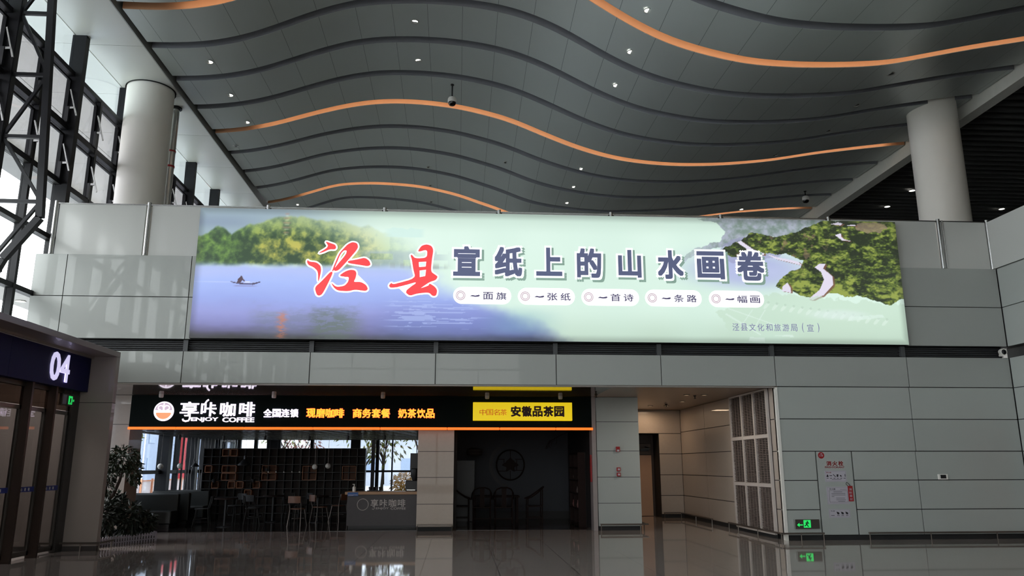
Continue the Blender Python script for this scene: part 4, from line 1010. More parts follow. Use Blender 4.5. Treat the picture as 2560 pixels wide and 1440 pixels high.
# captions
PX = [(-.12, 1.19), (1.34, 2.64), (2.79, 4.12), (4.26, 5.58), (5.75, 7.05)]
for (x0, x1), s in zip(PX, ('面旗', '张纸', '首诗', '条路', '幅画')):
    z0, z1 = 5.145, 5.535; r = (z1-z0)/2; zc = (z0+z1)/2
    P = [(x1-r+r*math.cos(t), zc+r*math.sin(t)) for t in np.linspace(-PI/2, PI/2, 16)]+[(x0+r+r*math.cos(t), zc+r*math.sin(t)) for t in np.linspace(PI/2, 1.5*PI, 16)]
    o = MB().prism(P, YB-.008, YB-.003).build('caption', m_pill, bb)
    q = MB()
    for rr in (.10, .068): q.tube([(x0+.165+rr*math.cos(a), YB-.009, zc+rr*math.sin(a)) for a in np.linspace(0, 2*PI, 25)[:-1]], .010, 6, closed=True)
    q.build('ring', m_capring, o)
    q = MB()
    q.prism([(x0+.37, zc-.02), (x0+.42, zc+.012), (x0+.50, zc+.0), (x0+.58, zc+.02), (x0+.605, zc+.0), (x0+.57, zc-.025), (x0+.49, zc-.03), (x0+.42, zc-.018)], YB-.011, YB-.008)
    for i, ch in enumerate(s): lettering(q, ch, x0+.67+i*.30, x0+.90+i*.30, zc-.09, zc+.085, YB-.008, .003, .012)
    q.build('words', m_cap, o, recalc=False)
q = MB(); xx = 6.26
for ch in '泾县文化和旅游局': lettering(q, ch, xx, xx+.155, 4.60, 4.77, YB-.002, .003, .0); xx += .196
lettering(q, '(', xx+.07, xx+.11, 4.58, 4.80, YB-.002, .003, 0.); lettering(q, '宣', xx+.19, xx+.345, 4.60, 4.77, YB-.002, .003, .0); lettering(q, ')', xx+.44, xx+.48, 4.58, 4.80, YB-.002, .003, 0.)
q.build('imprint', M('imprint_ink', (112, 110, 150), .5, noise=0, emit=.8), bb, recalc=False)

# ---------------------------------------------------------------- coffee shop interior
struct(MB().box(-9.35, 20.56, 2.56, 3.5, 20.66, 6.0).build('wall_shopfront', m_teadark))
struct(MB().box(-9.15, 20.66, 2.59, -.07, 29.9, 2.68).build('ceiling', M('cafe_ceiling', (200, 200, 200), .1, noise=.03, metal=.5)))
struct(MB().box(-.07, 20.6, 3.05, 3.6, 25.1, 3.15).box(-9.35, 20.66, 3.05, -.07, 30.2, 3.15).build('ceiling', m_teadark))
cg = MB()
y = 20.75
while y < 30: cg.box(-9.05, y, 2.535, -.1, y+.06, 2.549); y += .5
x = -9.0
while x < -1.6: cg.bar((x, 20.7, 2.542), (x+1.4, 29.85, 2.542), .05, .013); x += .52
gr_ = thing('ceiling_grid', 'black open grid hung under the coffee shop ceiling', 'grid', (-4.7, 25, 2.6))
cg.build('grid', m_black, gr_)
b = MB()
for x0, x1 in ((-9.4, -7.45), (-7.45, -5.3), (-5.3, -3.35), (-3.35, -3.05), (-1.2, .05)): pass
b.box(-9.4, 30, 0, .05, 30.15, .64).box(-9.4, 30, 3.0, .05, 30.15, 3.1).box(-9.4, 30, 0, -8.9, 30.15, 3.1).box(-1.2, 30, 0, .05, 30.15, 3.1)
struct(b.build('wall_cafe_back', m_cafewall))
wn = shell('window_back', (-5, 30, .64))
f = MB()
for x, w_ in ((-8.0, .12), (-7.4, .12), (-6.75, .5), (-5.35, .12), (-3.75, .35), (-2.93, .12), (-2.38, .05), (-1.25, .1)): f.box(x-w_/2, 29.97, .64, x+w_/2, 30.12, 3.0)
f.box(-8.9, 29.98, 1.37, -1.2, 30.1, 1.44).box(-8.9, 29.97, .62, -1.2, 30.12, .68).box(-8.9, 29.97, 2.96, -1.2, 30.12, 3.02); f.build('frame', m_mull, wn)
MB().box(-3.15, 29.94, .64, -3.02, 30.0, 3.0).build('frame', M('window_frame_grey', (92, 88, 90), .4), wn)
MB().box(-8.9, 30.05, .66, -1.2, 30.06, 3.0).build('pane', g_cafe, wn)
struct(MB().box(-.06, 21.3, 0, .02, 30, 3.1).build('wall_divider', m_cafewall))

# shelf wall
sh = thing('shelf_wall', 'dark open shelf wall dividing the coffee shop', 'shelf', (-5.4, 26.1, 0))
MB().box(-7.95, 26.05, 0, -2.9, 26.12, 2.14).build('back_panel', m_shelfback, sh)
f = MB(); zz = [.16+i*.2475 for i in range(9)]; xx_ = [-7.95+i*.2525 for i in range(21)]
for z in zz: f.box(-7.96, 25.78, z-.009, -2.9, 26.05, z+.009)
for x in xx_: f.box(x-.008, 25.78, 0, x+.008, 26.05, 2.14)
f.build('frame', m_black, sh)
bx = [(-7.38,-7.13,1.90,2.13,'upper left of two side by side under the top'), (-7.13,-6.89,1.90,2.13,'right one of two side by side under the top'), (-7.36,-6.89,1.40,1.62,'upper half of the large left pair'), (-7.36,-6.89,1.16,1.385,'lower half of the large left pair'), (-7.88,-7.64,1.40,1.62,'single one at the far left end'), (-7.64,-7.40,.92,1.13,'single one low at the left end'), (-7.14,-6.89,.92,1.13,'left one of two low side by side'), (-6.88,-6.64,.92,1.13,'right one of two low side by side'), (-6.37,-6.13,.92,1.13,'single one low in the middle'), (-6.12,-5.65,1.40,1.62,'upper half of the second large pair'), (-6.12,-5.65,1.16,1.385,'lower half of the second large pair'), (-6.62,-6.38,.67,.88,'lowest single one'), (-4.86,-4.40,1.16,1.60,'large dark one right of the middle'), (-3.62,-3.16,1.16,1.60,'large dark one near the right end')]
for x0, x1, z0, z1, lb in bx:
    t = MB()
    y0 = 25.74
    t.box(x0+.01, 26.02, z0, x1-.01, 26.045, z1, 1).box(x0+.01, y0, z0, x1-.01, 26.02, z0+.018, 0).box(x0+.01, y0, z1-.018, x1-.01, 26.02, z1, 0).box(x0+.01, y0, z0, x0+.028, 26.02, z1, 0).box(x1-.028, y0, z0, x1-.01, 26.02, z1, 0)
    tag(t.build('shelf_box', [m_wood, M('box_back', (104, 66, 44), .6, noise=.1)]), 'wooden shelf box, '+lb, 'box', 'wooden boxes in the shelf wall')
for x, z in ((-7.55, 1.12), (-6.35, 1.12), (-5.95, 1.45)):
    p = thing('trailing_plant', {-7.55: 'dark trailing plant on the shelf wall beside the low left box', -6.35: 'dark trailing plant hanging behind the large dome lamp', -5.95: 'dark leafy plant at the left of the second large box pair'}[x], 'plant', (x, 25.74, z), 'plants on the shelf wall')
    q = MB()
    for i in range(90):
        a = Vector((x+random.gauss(0, .1), 25.68+random.gauss(0, .03), z+random.uniform(-.15, .22))); d_ = Vector((random.uniform(-1, 1), random.uniform(-1, 0), random.uniform(-1, .6))).normalized()*.05; s_ = Vector((d_.z, .3, -d_.x)).normalized()*.02
        q.add([a-d_, a+s_, a+d_, a-s_], [(0, 1, 2, 3)])
    q.build('leaves', m_leaf2, p, recalc=False); MB().lathe([(.05, 0), (.065, .1)], (x, 25.72, z-.02), 10).build('pot', m_black, p)

# counter
ct = thing('service_counter', 'charcoal service counter with oak top and white logo lettering', 'counter', (-1.95, 22, 0))
MB().box(-2.87, 21.67, .06, -1.0, 22.3, .855).build('body', m_stone_dk, ct)
MB().box(-2.83, 21.72, 0, -1.0, 22.25, .06).build('plinth', m_black, ct)
MB().box(-2.93, 21.62, .855, -.99, 22.35, .93).build('worktop', m_woodtop, ct, bevel=.006)
MB().tube([(-2.455+.145*math.cos(a), 21.663, .60+.145*math.sin(a)) for a in np.linspace(0, 2*PI, 33)[:-1]], .009, 6, closed=True).build('logo_ring', m_grille_fr, ct)
q = MB()
for i, ch in enumerate('享咔咖啡'): lettering(q, ch, -2.25+i*.238, -2.25+i*.238+.2, .535, .735, 21.668, .006, .012)
q.tube([(-2.15, 21.664, .55), (-2.145, 21.664, .50), (-2.17, 21.664, .475), (-2.21, 21.664, .49)], .008, 6)
lettering(q, 'ENJOY', -2.11, -1.77, .465, .525, 21.668, .006, .01); lettering(q, 'COFFEE', -1.72, -1.32, .465, .525, 21.668, .006, .01)
q.build('lettering', m_grille_fr, ct, recalc=False)
t = thing('blue_card', 'small blue notice card at the front edge of the counter', 'card', (-2.72, 21.6, .82))
MB().box(-2.86, 21.605, .82, -2.58, 21.615, .915).build('card', m_blue, t); MB().box(-2.84, 21.603, .845, -2.60, 21.605, .855).box(-2.84, 21.603, .83, -2.7, 21.605, .837).build('print', m_paper, t)
t = thing('sanitizer_bottle', 'white pump bottle on the counter above the blue card', 'bottle', (-2.71, 21.8, .93))
MB().lathe([(.042, 0), (.045, .02), (.045, .11), (.03, .13), (.014, .14), (.014, .155)], (-2.71, 21.75, .93), 14).build('body', m_white_gloss, t, smooth=True)
MB().lathe([(.012, .155), (.012, .185), (.02, .187), (.02, .198)], (-2.71, 21.75, .93), 10).box(-2.75, 21.74, 1.115, -2.71, 21.76, 1.128).build('pump', m_white, t)
t = thing('coffee_grinder', 'dark coffee machine silhouette at the right end of the counter', 'machine', (-1.2, 22.15, .93))
MB().box(-1.37, 22.0, .93, -1.03, 22.3, 1.21).build('body', m_black, t, bevel=.02); MB().lathe([(.07, 0), (.12, .12), (.12, .3), (.1, .32)], (-1.12, 22.15, 1.21), 14).build('hopper', m_black, t, smooth=True); MB().box(-1.33, 21.98, .95, -1.1, 22.0, .97).build('drip_tray', m_chrome, t)
t = thing('hanging_screen', 'dark menu screen hanging beside the beige pillar', 'screen', (-1.15, 22.3, 1.6))
MB().box(-1.27, 22.3, 1.46, -1.0, 22.34, 1.94).build('panel', m_black, t); MB().tube([(-1.1, 22.32, 1.94), (-1.1, 22.32, 2.59)], .012, 6).build('hanger', m_black, t)
t = thing('cup_tray', 'dark tray of cups on the counter behind the bottle', 'tray', (-2.2, 22.1, .93))
MB().box(-2.4, 22.05, .93, -2.0, 22.25, .95).build('tray', m_black, t)
for i in range(4): MB().lathe([(.03, 0), (.042, .09), (.038, .09), (.028, .005)], (-2.33+i*.09, 22.15, .95), 10).build('cup', m_black if i % 2 else m_stone_dk, t)

# chairs and tables
m_cmetal = M('chair_steel', (110, 102, 98), .3, metal=.8)
m_cwood = M('chair_wood', (104, 66, 44), .4, noise=.12)
m_cblack = M('chair_black', (24, 22, 21), .7, noise=.1)
def make_chair(name, label, mw, mm, loc, rz):
    t = thing(name, label, 'chair', (0, 0, 0), 'coffee shop chairs'); t['_o'] = [0, 0, 0]
    MB().lathe([(.17, .445), (.2, .45), (.2, .47), (.17, .475)], (0, 0, 0), 20).build('seat', mw, t, bevel=.0, smooth=True)
    for sx in (-1, 1):
        MB().tube([(sx*.13, -.13, .45), (sx*.16, -.17, .2), (sx*.19, -.21, 0)], .012, 8).build('leg', mm, t, smooth=True)
        MB().tube([(sx*.19, .22, 0), (sx*.16, .16, .45), (sx*.17, .20, .6), (sx*.165, .235, .79)], .012, 8).build('leg', mm, t, smooth=True)
    v = MB()
    n = 8
    for i in range(n+1):
        a = -1+2*i/n; x = a*.18; y = .25-.05*a*a*-1*0+.02*(1-a*a)
        v.v += [(x, y, .62), (x, y+.015, .62), (x, y+.02, .80), (x, y+.005, .80)]
    for i in range(n):
        a = i*4; c = a+4
        for k in range(4): v.f.append([a+k, a+(k+1) % 4, c+(k+1) % 4, c+k]); v.m.append(0)
    v.f += [[0, 1, 2, 3], [n*4, n*4+1, n*4+2, n*4+3]]; v.m += [0, 0]
    v.build('backrest', mw, t, smooth=True)
    MB().tube([(.16*math.cos(a), -.02+.16*math.sin(a), .2) for a in np.linspace(0, 2*PI, 17)[:-1]], .008, 6, closed=True).build('stretcher', mm, t, smooth=True)
    t.location = loc; t.rotation_euler = (0, 0, rz); return t
c0 = make_chair('cafe_chair', 'brown backed metal chair standing alone left of the service counter', m_cwood, m_cmetal, (-4.3, 22.5, 0), 2.9)
for loc, rz, lb in [((-3.85, 23.4, 0), 2.2, 'dark metal chair just right of the brown backed chair'), ((-3.45, 24.2, 0), -2.2, 'dark metal chair nearest the service counter')]: copy_thing(c0, loc, rz, lb)
c1 = make_chair('cafe_chair', 'black chair left of the round pedestal table', m_cblack, m_cblack, (-6.9, 22.65, 0), -1.4)
for loc, rz, lb in [((-5.6, 22.85, 0), 1.8, 'black chair right of the round pedestal table'), ((-5.7, 23.55, 0), 2.6, 'black chair in the second row before the shelf boxes'), ((-5.0, 24.95, 0), .4, 'black chair farthest back before the shelf wall'), ((-6.5, 24.4, 0), -.6, 'black chair behind the round pedestal table'), ((-4.6, 24.6, 0), -.9, 'black chair at the back table before the shelf wall')]: copy_thing(c1, loc, rz, lb)
def make_table(label, loc):
    t = thing('cafe_table', label, 'table', (0, 0, 0), 'coffee shop tables'); t['_o'] = [0, 0, 0]
    MB().lathe([(.30, .72), (.31, .73), (.31, .75), (.30, .755)], (0, 0, 0), 28).build('top', m_darkwood, t, smooth=True)
    MB().lathe([(.035, .03), (.03, .72)], (0, 0, 0), 12).build('pedestal', m_black, t, smooth=True)
    MB().lathe([(.21, 0), (.21, .012), (.05, .035)], (0, 0, 0), 24).build('foot', m_black, t, smooth=True)
    t.location = loc; return t
t0 = make_table('round dark pedestal table nearest the coffee shop entrance on the left', (-6.2, 22.35, 0))
copy_thing(t0, (-4.0, 23.9, 0), 0, 'round dark table among the metal chairs by the counter'); copy_thing(t0, (-5.35, 24.2, 0), 0, 'round dark table before the shelf wall')
# booth sofas and white tables along the side windows
def sofa(y, label, rz):
    t = thing('booth_sofa', label, 'sofa', (0, 0, 0), 'booth sofas along the side windows'); t['_o'] = [0, 0, 0]
    MB().box(-.85, -.3, .1, .85, .3, .44).build('seat', m_sofa, t, bevel=.03); MB().box(-.85, .16, .1, .85, .34, .86).build('backrest', m_sofa, t, bevel=.03); MB().box(-.8, -.25, 0, .8, .3, .1).build('plinth', m_black, t)
    t.location = (-8.35, y, 0); t.rotation_euler = (0, 0, rz); return t
sofa(22.3, 'dark olive booth sofa nearest the entrance by the side windows', 0.); sofa(23.7, 'dark olive booth sofa second from the entrance, back to the hall', PI); sofa(25.0, 'dark olive booth sofa third from the entrance', 0.); sofa(26.6, 'dark olive booth sofa deepest along the side windows', PI)
for y, lb in ((23.0, 'white booth table nearest the entrance by the side windows'), (25.8, 'white booth table deeper along the side windows')):
    t = thing('booth_table', lb, 'table', (-8.4, y, 0), 'white booth tables')
    MB().box(-9.0, y-.3, .72, -8.02, y+.3, .75).build('top', m_tabletop, t); MB().tube([(-8.4, y, 0), (-8.4, y, .72)], .04, 12).build('pedestal', m_black, t); MB().box(-8.6, y-.2, 0, -8.2, y+.2, .02).build('foot', m_black, t)
# rod screen by the windows
rs_ = thing('rod_screen', 'screen of thin pale vertical rods before the side windows', 'screen', (-8.7, 28.2, 0))
MB().bar((-9.0, 27.0, .68), (-8.0, 29.6, .68), .06).build('bottom_rail', m_black, rs_); MB().bar((-9.0, 27.0, 2.58), (-8.0, 29.6, 2.58), .06).build('top_rail', m_black, rs_)
MB().bar((-9.0, 27.0, 0), (-9.0, 27.0, 2.6), .05).build('post', m_black, rs_); MB().bar((-8.0, 29.6, 0), (-8.0, 29.6, 2.6), .05).build('post', m_black, rs_)
for i in range(17):
    u = i/16.; x, y = -9.0+u, 27.0+2.6*u; o_ = .05*math.sin(i*1.7)
    MB().tube([(x, y, .70), (x+o_*.5, y+o_, 1.3), (x-o_*.5, y-o_, 1.9), (x, y, 2.56)], .007, 5).build('rod', m_grille_fr, rs_)
# pendants
def pend(kind, x, y, z, label, r=.082):
    t = thing('pendant_lamp', label, 'lamp', (x, y, z), 'pendant lamps of the coffee shop')
    MB().tube([(x, y, z+r*.9), (x, y, 2.59)], .005, 5).build('cord', m_grille_fr if kind == 'globe' else m_black, t)
    if kind == 'globe': MB().sphere((x, y, z), r, 18).build('globe', m_white_gloss, t, smooth=True)
    elif kind == 'dome':
        MB().lathe([(r, 0), (r*.93, r*.18), (r*.45, r*.72), (r*.2, r*.9), (r*.18, r*1.4), (.01, r*1.45)], (x, y, z-.06), 22, cap=False).build('shade', m_black, t, smooth=True); MB().sphere((x, y, z-.03), r*.28).build('bulb', m_lens_off, t, smooth=True)
    else: MB().sphere((x, y, z), .02).build('bulb', m_white_gloss, t, smooth=True); MB().lathe([(.014, .015), (.014, .06)], (x, y, z), 8).build('socket', m_black, t)
pend('globe', -8.79, 24.5, 1.594, 'white globe pendant before the first black window post'); pend('globe', -8.22, 24.5, 1.604, 'white globe pendant before the second side window')
pend('globe', -4.255, 24.5, 1.575, 'white globe pendant, left of the pair before the dark shelf wall'); pend('globe', -3.863, 24.5, 1.598, 'white globe pendant, right of the pair before the dark shelf wall')
pend('dome', -7.78, 24.5, 1.64, 'small black dome pendant beside the rod screen', .12); pend('dome', -6.33, 24.5, 1.68, 'large black dome pendant before the shelf boxes', .2)
for i, x in enumerate((-5.62, -5.39, -5.16, -4.92, -4.70)): pend('bulb', x, 24.5, 1.424, 'bare bulb pendant, %s of the row of five before the shelf wall' % ('leftmost', 'second', 'middle', 'fourth', 'rightmost')[i])
for i, (x, y) in enumerate([(-7.9, 23.3), (-6.9, 24.14), (-5.6, 23.72), (-4.4, 24.14), (-3.2, 23.72), (-2.1, 23.3)]):
    t = thing('track_spot', 'black track spotlight under the open grid, %s from the left' % ('first', 'second', 'third', 'fourth', 'fifth', 'sixth')[i], 'spotlight', (x, y, 2.4), 'track spotlights of the coffee shop')
    MB().lathe([(.04, 0), (.045, .13)], (x, y, 2.34), 10).build('can', m_black, t); MB().tube([(x, y, 2.46), (x, y, 2.59)], .012, 6).build('stem', m_black, t)

# ---------------------------------------------------------------- tea room
struct(MB().box(.02, 25, 0, 3.6, 25.1, 3.1).build('wall_tea_back', m_teawall))
struct(MB().box(3.52, 20.7, 0, 3.6, 25, 3.1).build('wall_tea_side', m_teadark))
struct(MB().box(.02, 24.96, 0, 3.52, 25, .22).build('baseboard_tea', m_teadark))
t = thing('moon_window', 'round dark lattice wall ornament in the tea room with a crescent behind', 'ornament', (1.69, 24.97, 1.62))
cx, cz = 1.69, 1.625
MB().tube([(cx+.435*math.cos(a), 24.95, cz+.455*math.sin(a)) for a in np.linspace(0, 2*PI, 41)[:-1]], .022, 8, closed=True).build('ring', m_darkwood, t, smooth=True)
q = MB()
for a, b_ in (((0, .44), (0, .18)), ((0, -.44), (0, -.18)), ((-.40, .17), (-.18, .17)), ((.40, .17), (.15, .17)), ((-.38, -.19), (-.1, -.19)), ((.38, -.17), (.12, -.17)), ((-.2, .17), (-.2, 0)), ((.2, .15), (.2, -.17))): q.bar((cx+a[0], 24.95, cz+a[1]), (cx+b_[0], 24.95, cz+b_[1]), .02)
q.build('lattice', m_darkwood, t)
pz = [(cx+(.2+.06*math.cos(a*6))*math.cos(a), cz-.01+(.18+.05*math.sin(a*5))*math.sin(a)) for a in np.linspace(0, 2*PI, 49)[:-1]]
MB().prism(pz, 24.935, 24.96).build('carved_centre', m_darkwood, t)
cr = [(cx-.05+.62*math.cos(a), cz+.66*math.sin(a)) for a in np.linspace(PI*.56, PI*1.47, 24)]+[(cx+.02+.575*math.cos(a), cz+.60*math.sin(a)) for a in np.linspace(PI*1.47, PI*.56, 24)]
MB().prism(cr, 24.97, 24.995).build('crescent', M('crescent_grey', (58, 58, 62), .6), t)
t = thing('lantern', 'flat round dark lantern hanging in the tea room', 'lantern', (.54, 24, 1.92))
MB().lathe([(.12, -.12), (.225, -.085), (.25, 0), (.225, .085), (.12, .12)], (.54, 24, 2.0), 24).build('shade', M('lantern_cloth', (52, 44, 42), .7), t, smooth=True)
q = MB()
for z, r in ((-.12, .12), (-.085, .232), (0, .256), (.085, .232), (.12, .12)): q.tube([(.54+r*math.cos(a), 24+r*math.sin(a), 2.0+z) for a in np.linspace(0, 2*PI, 25)[:-1]], .007, 5, closed=True)
q.build('hoops', m_darkwood, t); MB().tube([(.54, 24, 2.12), (.54, 24, 3.05)], .006, 5).build('cord', m_black, t)
def yoke_chair(label, loc, rz):
    t = thing('tea_chair', label, 'chair', (0, 0, 0), 'yoke back armchairs of the tea room'); t['_o'] = [0, 0, 0]
    MB().box(-.26, -.23, .44, .26, .23, .475).build('seat', m_darkwood, t, bevel=.006)
    for sx in (-1, 1):
        MB().tube([(sx*.24, -.21, 0), (sx*.24, -.21, .47), (sx*.25, -.20, .68)], .016, 8).build('leg', m_darkwood, t, smooth=True)
        MB().tube([(sx*.24, .21, 0), (sx*.24, .21, .47), (sx*.235, .22, .92)], .016, 8).build('leg', m_darkwood, t, smooth=True)
        MB().bar((sx*.24, -.21, .14), (sx*.24, .21, .14), .022).build('stretcher', m_darkwood, t)
    MB().bar((-.24, -.21, .1), (.24, -.21, .1), .03, .02).bar((-.24, .21, .16), (.24, .21, .16), .022).build('stretcher', m_darkwood, t)
    MB().tube([(-.29, -.26, .66), (-.285, -.1, .72), (-.27, .08, .84), (-.2, .22, .95), (-.08, .27, .995), (.08, .27, .995), (.2, .22, .95), (.27, .08, .84), (.285, -.1, .72), (.29, -.26, .66)], .019, 8).build('yoke_rail', m_darkwood, t, smooth=True)
    MB().prism([(-.07, .475), (.07, .475), (.06, .75), (.07, .99), (-.07, .99), (-.06, .75)], .235, .25).build('splat', m_darkwood, t)
    t.location = loc; t.rotation_euler = (0, 0, rz); return t
y0 = yoke_chair('yoke back armchair seen from behind, left of the pair below the round ornament', (.74, 22.95, 0), PI)
copy_thing(y0, (1.36, 22.95, 0), PI, 'yoke back armchair seen from behind, right of the pair below the round ornament'); copy_thing(y0, (2.28, 23.4, 0), -PI/2, 'yoke back armchair seen from the side at the right of the tea table'); copy_thing(y0, (.17, 23.5, 0), PI/2, 'yoke back armchair half hidden by the beige pillar')
t = thing('tea_table', 'long dark tea table behind the pair of yoke back armchairs', 'table', (1.1, 23.6, 0))
MB().box(.5, 23.3, .70, 1.85, 24.0, .745).build('top', m_darkwood, t)
for x in (.56, 1.78):
    for y in (23.36, 23.94): MB().box(x-.03, y-.03, 0, x+.03, y+.03, .70).build('leg', m_darkwood, t)
t = thing('curio_rack', 'tall dark curio rack at the right side of the tea room', 'rack', (3.42, 22.6, 0))
f = MB()
for y in (21.6, 22.4, 23.2): f.box(3.3, y-.02, 0, 3.5, y+.02, 1.95)
for z in (.05, .45, .85, 1.2, 1.55, 1.93): f.box(3.3, 21.6, z-.015, 3.5, 23.2, z+.015)
f.build('frame', m_darkwood, t); MB().box(3.495, 21.6, 0, 3.515, 23.2, 1.95).build('back_panel', m_teadark, t)
for i, (y, z, h_) in enumerate([(21.9, .87, .2), (22.15, .87, .16), (22.7, .87, .22), (21.85, 1.22, .18), (22.7, 1.22, .2), (22.1, .47, .2), (22.9, .47, .18)]):
    o = MB().lathe([(.035, 0), (.05, h_*.4), (.03, h_*.8), (.035, h_)], (3.38, y, z), 10).build('tea_jar', M('tea_jar_%d' % i, (96+i*6, 90, 88), .35)); tag(o, 'pale tea jar on the dark curio rack, %s' % ['lower middle shelf front', 'lower middle shelf second', 'lower middle shelf rear', 'upper middle shelf front', 'upper middle shelf rear', 'low shelf front', 'low shelf rear'][i], 'jar', 'tea jars on the curio rack')
t = thing('red_banner', 'narrow red banner on the door jamb of the tea room', 'banner', (3.47, 20.5, 1.19))
MB().box(3.455, 20.42, 1.19, 3.487, 20.52, 1.87).build('banner', m_red, t)
t = thing('dry_branch', 'bare dark branch arching below the tea room ceiling', 'branch', (3.0, 24.4, 1.9))
q = MB()
def twig(p, d, L, r, k):
    e_ = p+d*L; q.tube([p, p+d*L*.5+Vector((random.uniform(-.03, .03), 0, -.02)), e_], [r, r*.8, r*.5], 5)
    if k:
        for _ in range(3): twig(e_ if _ else p+d*L*.6, (d+Vector((random.uniform(-.7, .7), random.uniform(-.3, .3), random.uniform(-.7, .2)))).normalized(), L*.62, r*.6, k-1)
twig(Vector((3.525, 24.5, 2.68)), Vector((-.7, 0, -.35)).normalized(), .45, .014, 3)
q.build('twigs', m_darkwood, t)
t = thing('display_case', 'narrow dark display case beside the beige pillar in the tea room', 'case', (.12, 24.3, 0))
MB().box(.03, 24.0, 0, .55, 24.05, 1.75).build('frame', m_black, t)

# ---------------------------------------------------------------- planter by the gate
pl = thing('planter_bed', 'low earth bed behind the white picket fence', 'planter', (-7.6, 17.9, 0))
PF = [(-7.25, 17.02), (-6.85, 17.95), (-6.60, 18.45), (-6.9, 18.9), (-8.6, 18.9), (-8.6, 17.02)]
MB().prism(PF, .0, .10, plane='XY').build('soil', m_soil, pl)
fe = thing('picket_fence', 'low white picket fence round the dark shrubs beside the gate', 'fence', (-6.9, 17.8, 0))
path = [Vector((-7.9, 16.98)), Vector((-7.22, 16.98)), Vector((-6.83, 17.95)), Vector((-6.57, 18.47)), Vector((-6.87, 18.95))]
rl = MB()
for a, b_ in zip(path[:-1], path[1:]):
    for z in (.055, .14): rl.bar((a.x, a.y, z), (b_.x, b_.y, z), .012, .022)
rl.build('rail', m_picket, fe)
for a, b_ in zip(path[:-1], path[1:]):
    n = max(2, int((b_-a).length/.068))
    for i in range(n):
        p = a+(b_-a)*(i+.5)/n; d_ = (b_-a).normalized(); nn = Vector((d_.y, -d_.x))
        p = p+nn*.012
        MB().add([(p.x+d_.x*sx+nn.x*sy, p.y+d_.y*sx+nn.y*sy, z) for sy in (-.006, .006) for sx, z in ((-.019, 0), (.019, 0), (.019, .17), (0, .195), (-.019, .17))], [(0, 1, 2, 3, 4), (9, 8, 7, 6, 5), (0, 5, 6, 1), (1, 6, 7, 2), (2, 7, 8, 3), (3, 8, 9, 4), (4, 9, 5, 0)]).build('picket', m_picket, fe)
def foliage(mb, c, R, n, s, flat=1., seed=0):
    rnd = random.Random(seed)
    for i in range(n):
        while True:
            u = Vector((rnd.uniform(-1, 1), rnd.uniform(-1, 1), rnd.uniform(-1, 1)))
            if .25 < u.length < 1: break
        p = Vector((c[0]+u.x*R[0], c[1]+u.y*R[1], c[2]+u.z*R[2]))
        d_ = (u+Vector((rnd.uniform(-.7, .7), rnd.uniform(-.7, .7), rnd.uniform(-1., .2)))).normalized(); sd = d_.cross(Vector((rnd.uniform(-1, 1), rnd.uniform(-1, 1), rnd.uniform(-1, 1)))).normalized()
        L = s*rnd.uniform(.7, 1.3); nr = d_.cross(sd)*L*.12
        mb.add([p-d_*L, p-sd*L*.36+nr, p+d_*L*1.05, p+sd*L*.36+nr, p], [(0, 1, 4), (1, 2, 4), (2, 3, 4), (3, 0, 4)])
tr = thing('ficus_tree', 'small leafy tree with slanting trunk beside the gate 04 jamb', 'tree', (-7.45, 17.8, .1))
MB().tube([(-7.52, 17.85, .1), (-7.45, 17.82, .55), (-7.33, 17.8, .95), (-7.2, 17.78, 1.3), (-7.12, 17.75, 1.6)], [.055, .048, .04, .03, .02], 9).tube([(-7.45, 17.82, .5), (-7.5, 17.8, .9), (-7.45, 17.8, 1.3)], [.035, .028, .018], 8).build('trunk', m_bark, tr, smooth=True)
q = MB()
for i, (c, R, n) in enumerate([((-7.15, 17.7, 1.75), (.36, .35, .30), 420), ((-7.42, 17.75, 1.55), (.26, .3, .34), 300), ((-6.92, 17.7, 1.52), (.2, .25, .26), 190), ((-7.45, 17.75, 1.2), (.2, .2, .25), 130), ((-6.84, 17.7, 1.30), (.10, .12, .15), 50)]): foliage(q, c, R, n, .058, seed=i)
q.build('foliage', m_leaf, tr, recalc=False)
for i, (c, R, n, lb) in enumerate([((-7.35, 17.5, .55), (.34, .4, .42), 520, 'dark round shrub behind the picket fence next to the gate jamb'), ((-7.0, 18.0, .48), (.33, .38, .38), 460, 'dark round shrub in the middle of the planter bed'), ((-6.82, 18.45, .38), (.25, .3, .28), 300, 'lowest dark shrub at the right end of the planter bed'), ((-7.5, 18.3, .75), (.3, .3, .34), 320, 'taller dark shrub at the back of the planter bed')]):
    t = thing('shrub', lb, 'shrub', (c[0], c[1], .1), 'shrubs in the planter bed')
    q = MB(); foliage(q, c, R, n, .075, seed=20+i); q.build('foliage', m_leaf2, t, recalc=False)
    q = MB()
    for j in range(5): q.tube([(c[0]+random.uniform(-.05, .05), c[1], .08), (c[0]+random.uniform(-.2, .2), c[1]+random.uniform(-.15, .15), c[2])], .01, 5)
    q.build('stem', m_bark, t)

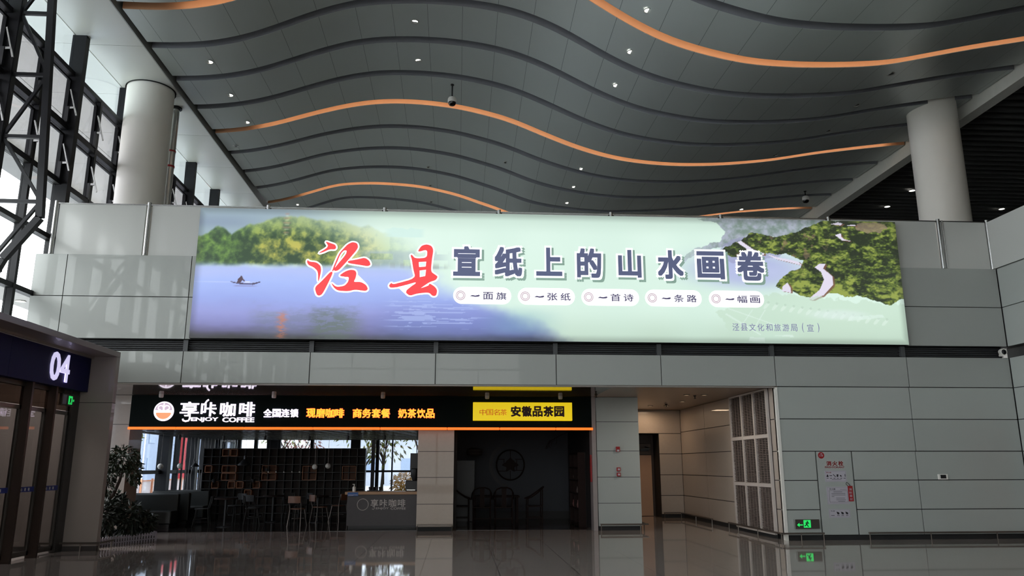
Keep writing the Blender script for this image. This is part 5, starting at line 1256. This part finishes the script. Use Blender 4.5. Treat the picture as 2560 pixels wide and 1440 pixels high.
# ---------------------------------------------------------------- outdoors
struct(MB().box(-90, -40, -.35, 60, 120, -.25).build('ground', m_paving))
o = MB().box(-10.5, 33, -.26, 12, 60, -.2).box(-60, 20, -.26, -15.5, 26, -.18).build('lawn', m_grass); struct(o)
def building(name, label, x0, y0, x1, y1, h_, mw, rows, cols, face):
    t = thing(name, label, 'building', ((x0+x1)/2, (y0+y1)/2, -.25), 'buildings outside')
    MB().box(x0, y0, -.25, x1, y1, h_).build('wall', mw, t); MB().box(x0-.2, y0-.2, h_, x1+.2, y1+.2, h_+.3).build('roof', m_bldg2, t)
    mwn = M('outdoor_window', (150, 168, 190), .2)
    for r in range(rows):
        for c in range(cols):
            z = 1+r*2.6
            if face == 'X':
                y = y0+(c+.5)*(y1-y0)/cols; MB().box(x1, y-.7, z, x1+.06, y+.7, z+1.3).build('window', mwn, t)
            else:
                x = x0+(c+.5)*(x1-x0)/cols; MB().box(x-.7, y0-.06, z, x+.7, y0, z+1.3).build('window', mwn, t)
    return t
building('outdoor_building', 'pale blue building seen through the first side window of the coffee shop', -36, 44, -27, 96, 7.5, m_bldg, 3, 10, 'X')
building('outdoor_building', 'white building far behind the back windows of the coffee shop', -14, 78, 16, 88, 4.6, m_bldg2, 1, 8, 'Y')
t = thing('red_roof_sign', 'red upright outdoor sign seen through the second side window', 'sign', (-20, 60, 0))
MB().box(-20.6, 61, -.2, -20.4, 62.6, 6.0).build('panel', m_redch, t); MB().box(-20.5, 56.5, 4.6, -20.4, 57.7, 5.8).box(-20.5, 58.6, 4.6, -20.4, 59.8, 5.8).build('panel', m_redch, t)
ba = thing('barrier_fence', 'pink and white barrier fence outside the first side window', 'fence', (-14, 37, -.25))
for k in range(12):
    y = 29+k*1.3
    MB().box(-14.05, y, -.2, -14, y+1.2, .95).build('panel', m_barrier, ba); MB().box(-13.99, y-.06, -.25, -13.93, y+.06, 1.05).box(-13.99, y, .93, -13.95, y+1.2, .99).build('post', m_or, ba)
def tree(x, y, h_, label, mat, leaf, seed, name='outdoor_tree'):
    rnd = random.Random(seed)
    t = thing(name, label, 'tree', (x, y, -.25), 'trees outside the coffee shop')
    b = MB()
    def br(p, d, L, r, k):
        e_ = p+d*L; b.tube([p, p+d*L*.5+Vector((rnd.uniform(-.06, .06)*L, rnd.uniform(-.06, .06)*L, 0)), e_], [r, r*.85, r*.65], 6)
        if k:
            for _ in range(3): br(p+d*L*rnd.uniform(.55, 1), (d*1.1+Vector((rnd.uniform(-.8, .8), rnd.uniform(-.8, .8), rnd.uniform(.0, .6)))).normalized(), L*.62, r*.55, k-1)
    br(Vector((x, y, -.3)), Vector((rnd.uniform(-.06, .06), 0, 1)).normalized(), h_*.42, .09, 4)
    b.build('trunk', m_bark, t)
    if leaf:
        q = MB(); foliage(q, (x, y, h_*.68), (h_*.3, h_*.3, h_*.36), leaf, .14, seed=seed); q.build('foliage', mat, t, recalc=False)
for i, (x, y, h_, lf, lb) in enumerate([(-4.6, 40, 6, 260, 'thin spring tree left behind the back windows'), (-3.2, 36, 4.6, 240, 'thin spring tree in the middle of the back windows'), (-2.0, 42, 6.5, 160, 'bare tree right behind the back windows'), (-7.6, 39.5, 4.2, 300, 'reddish tree behind the narrow back window strip'), (-1.2, 50, 7, 120, 'tall bare tree far right behind the back windows'), (-15.2, 36, 4.5, 420, 'young tree outside the first side window'), (-10.5, 48, 7, 200, 'tree behind the strip window over the shelf wall')]):
    tree(x, y, h_, lb, m_treeleaf if i != 3 else M('rosy_leaf', (170, 128, 126), .8, noise=.3), lf, 40+i)
t = thing('round_bush', 'round yellow brown bush on the lawn behind the back windows', 'bush', (-2.2, 37, -.2))
q = MB(); foliage(q, (-2.25, 37, .75), (.75, .7, .6), 900, .09, seed=77); q.build('foliage', m_drybush, t, recalc=False)
MB().tube([(-2.25, 37, -.25), (-2.25, 37, .6)], .05, 8).build('stem', m_bark, t)
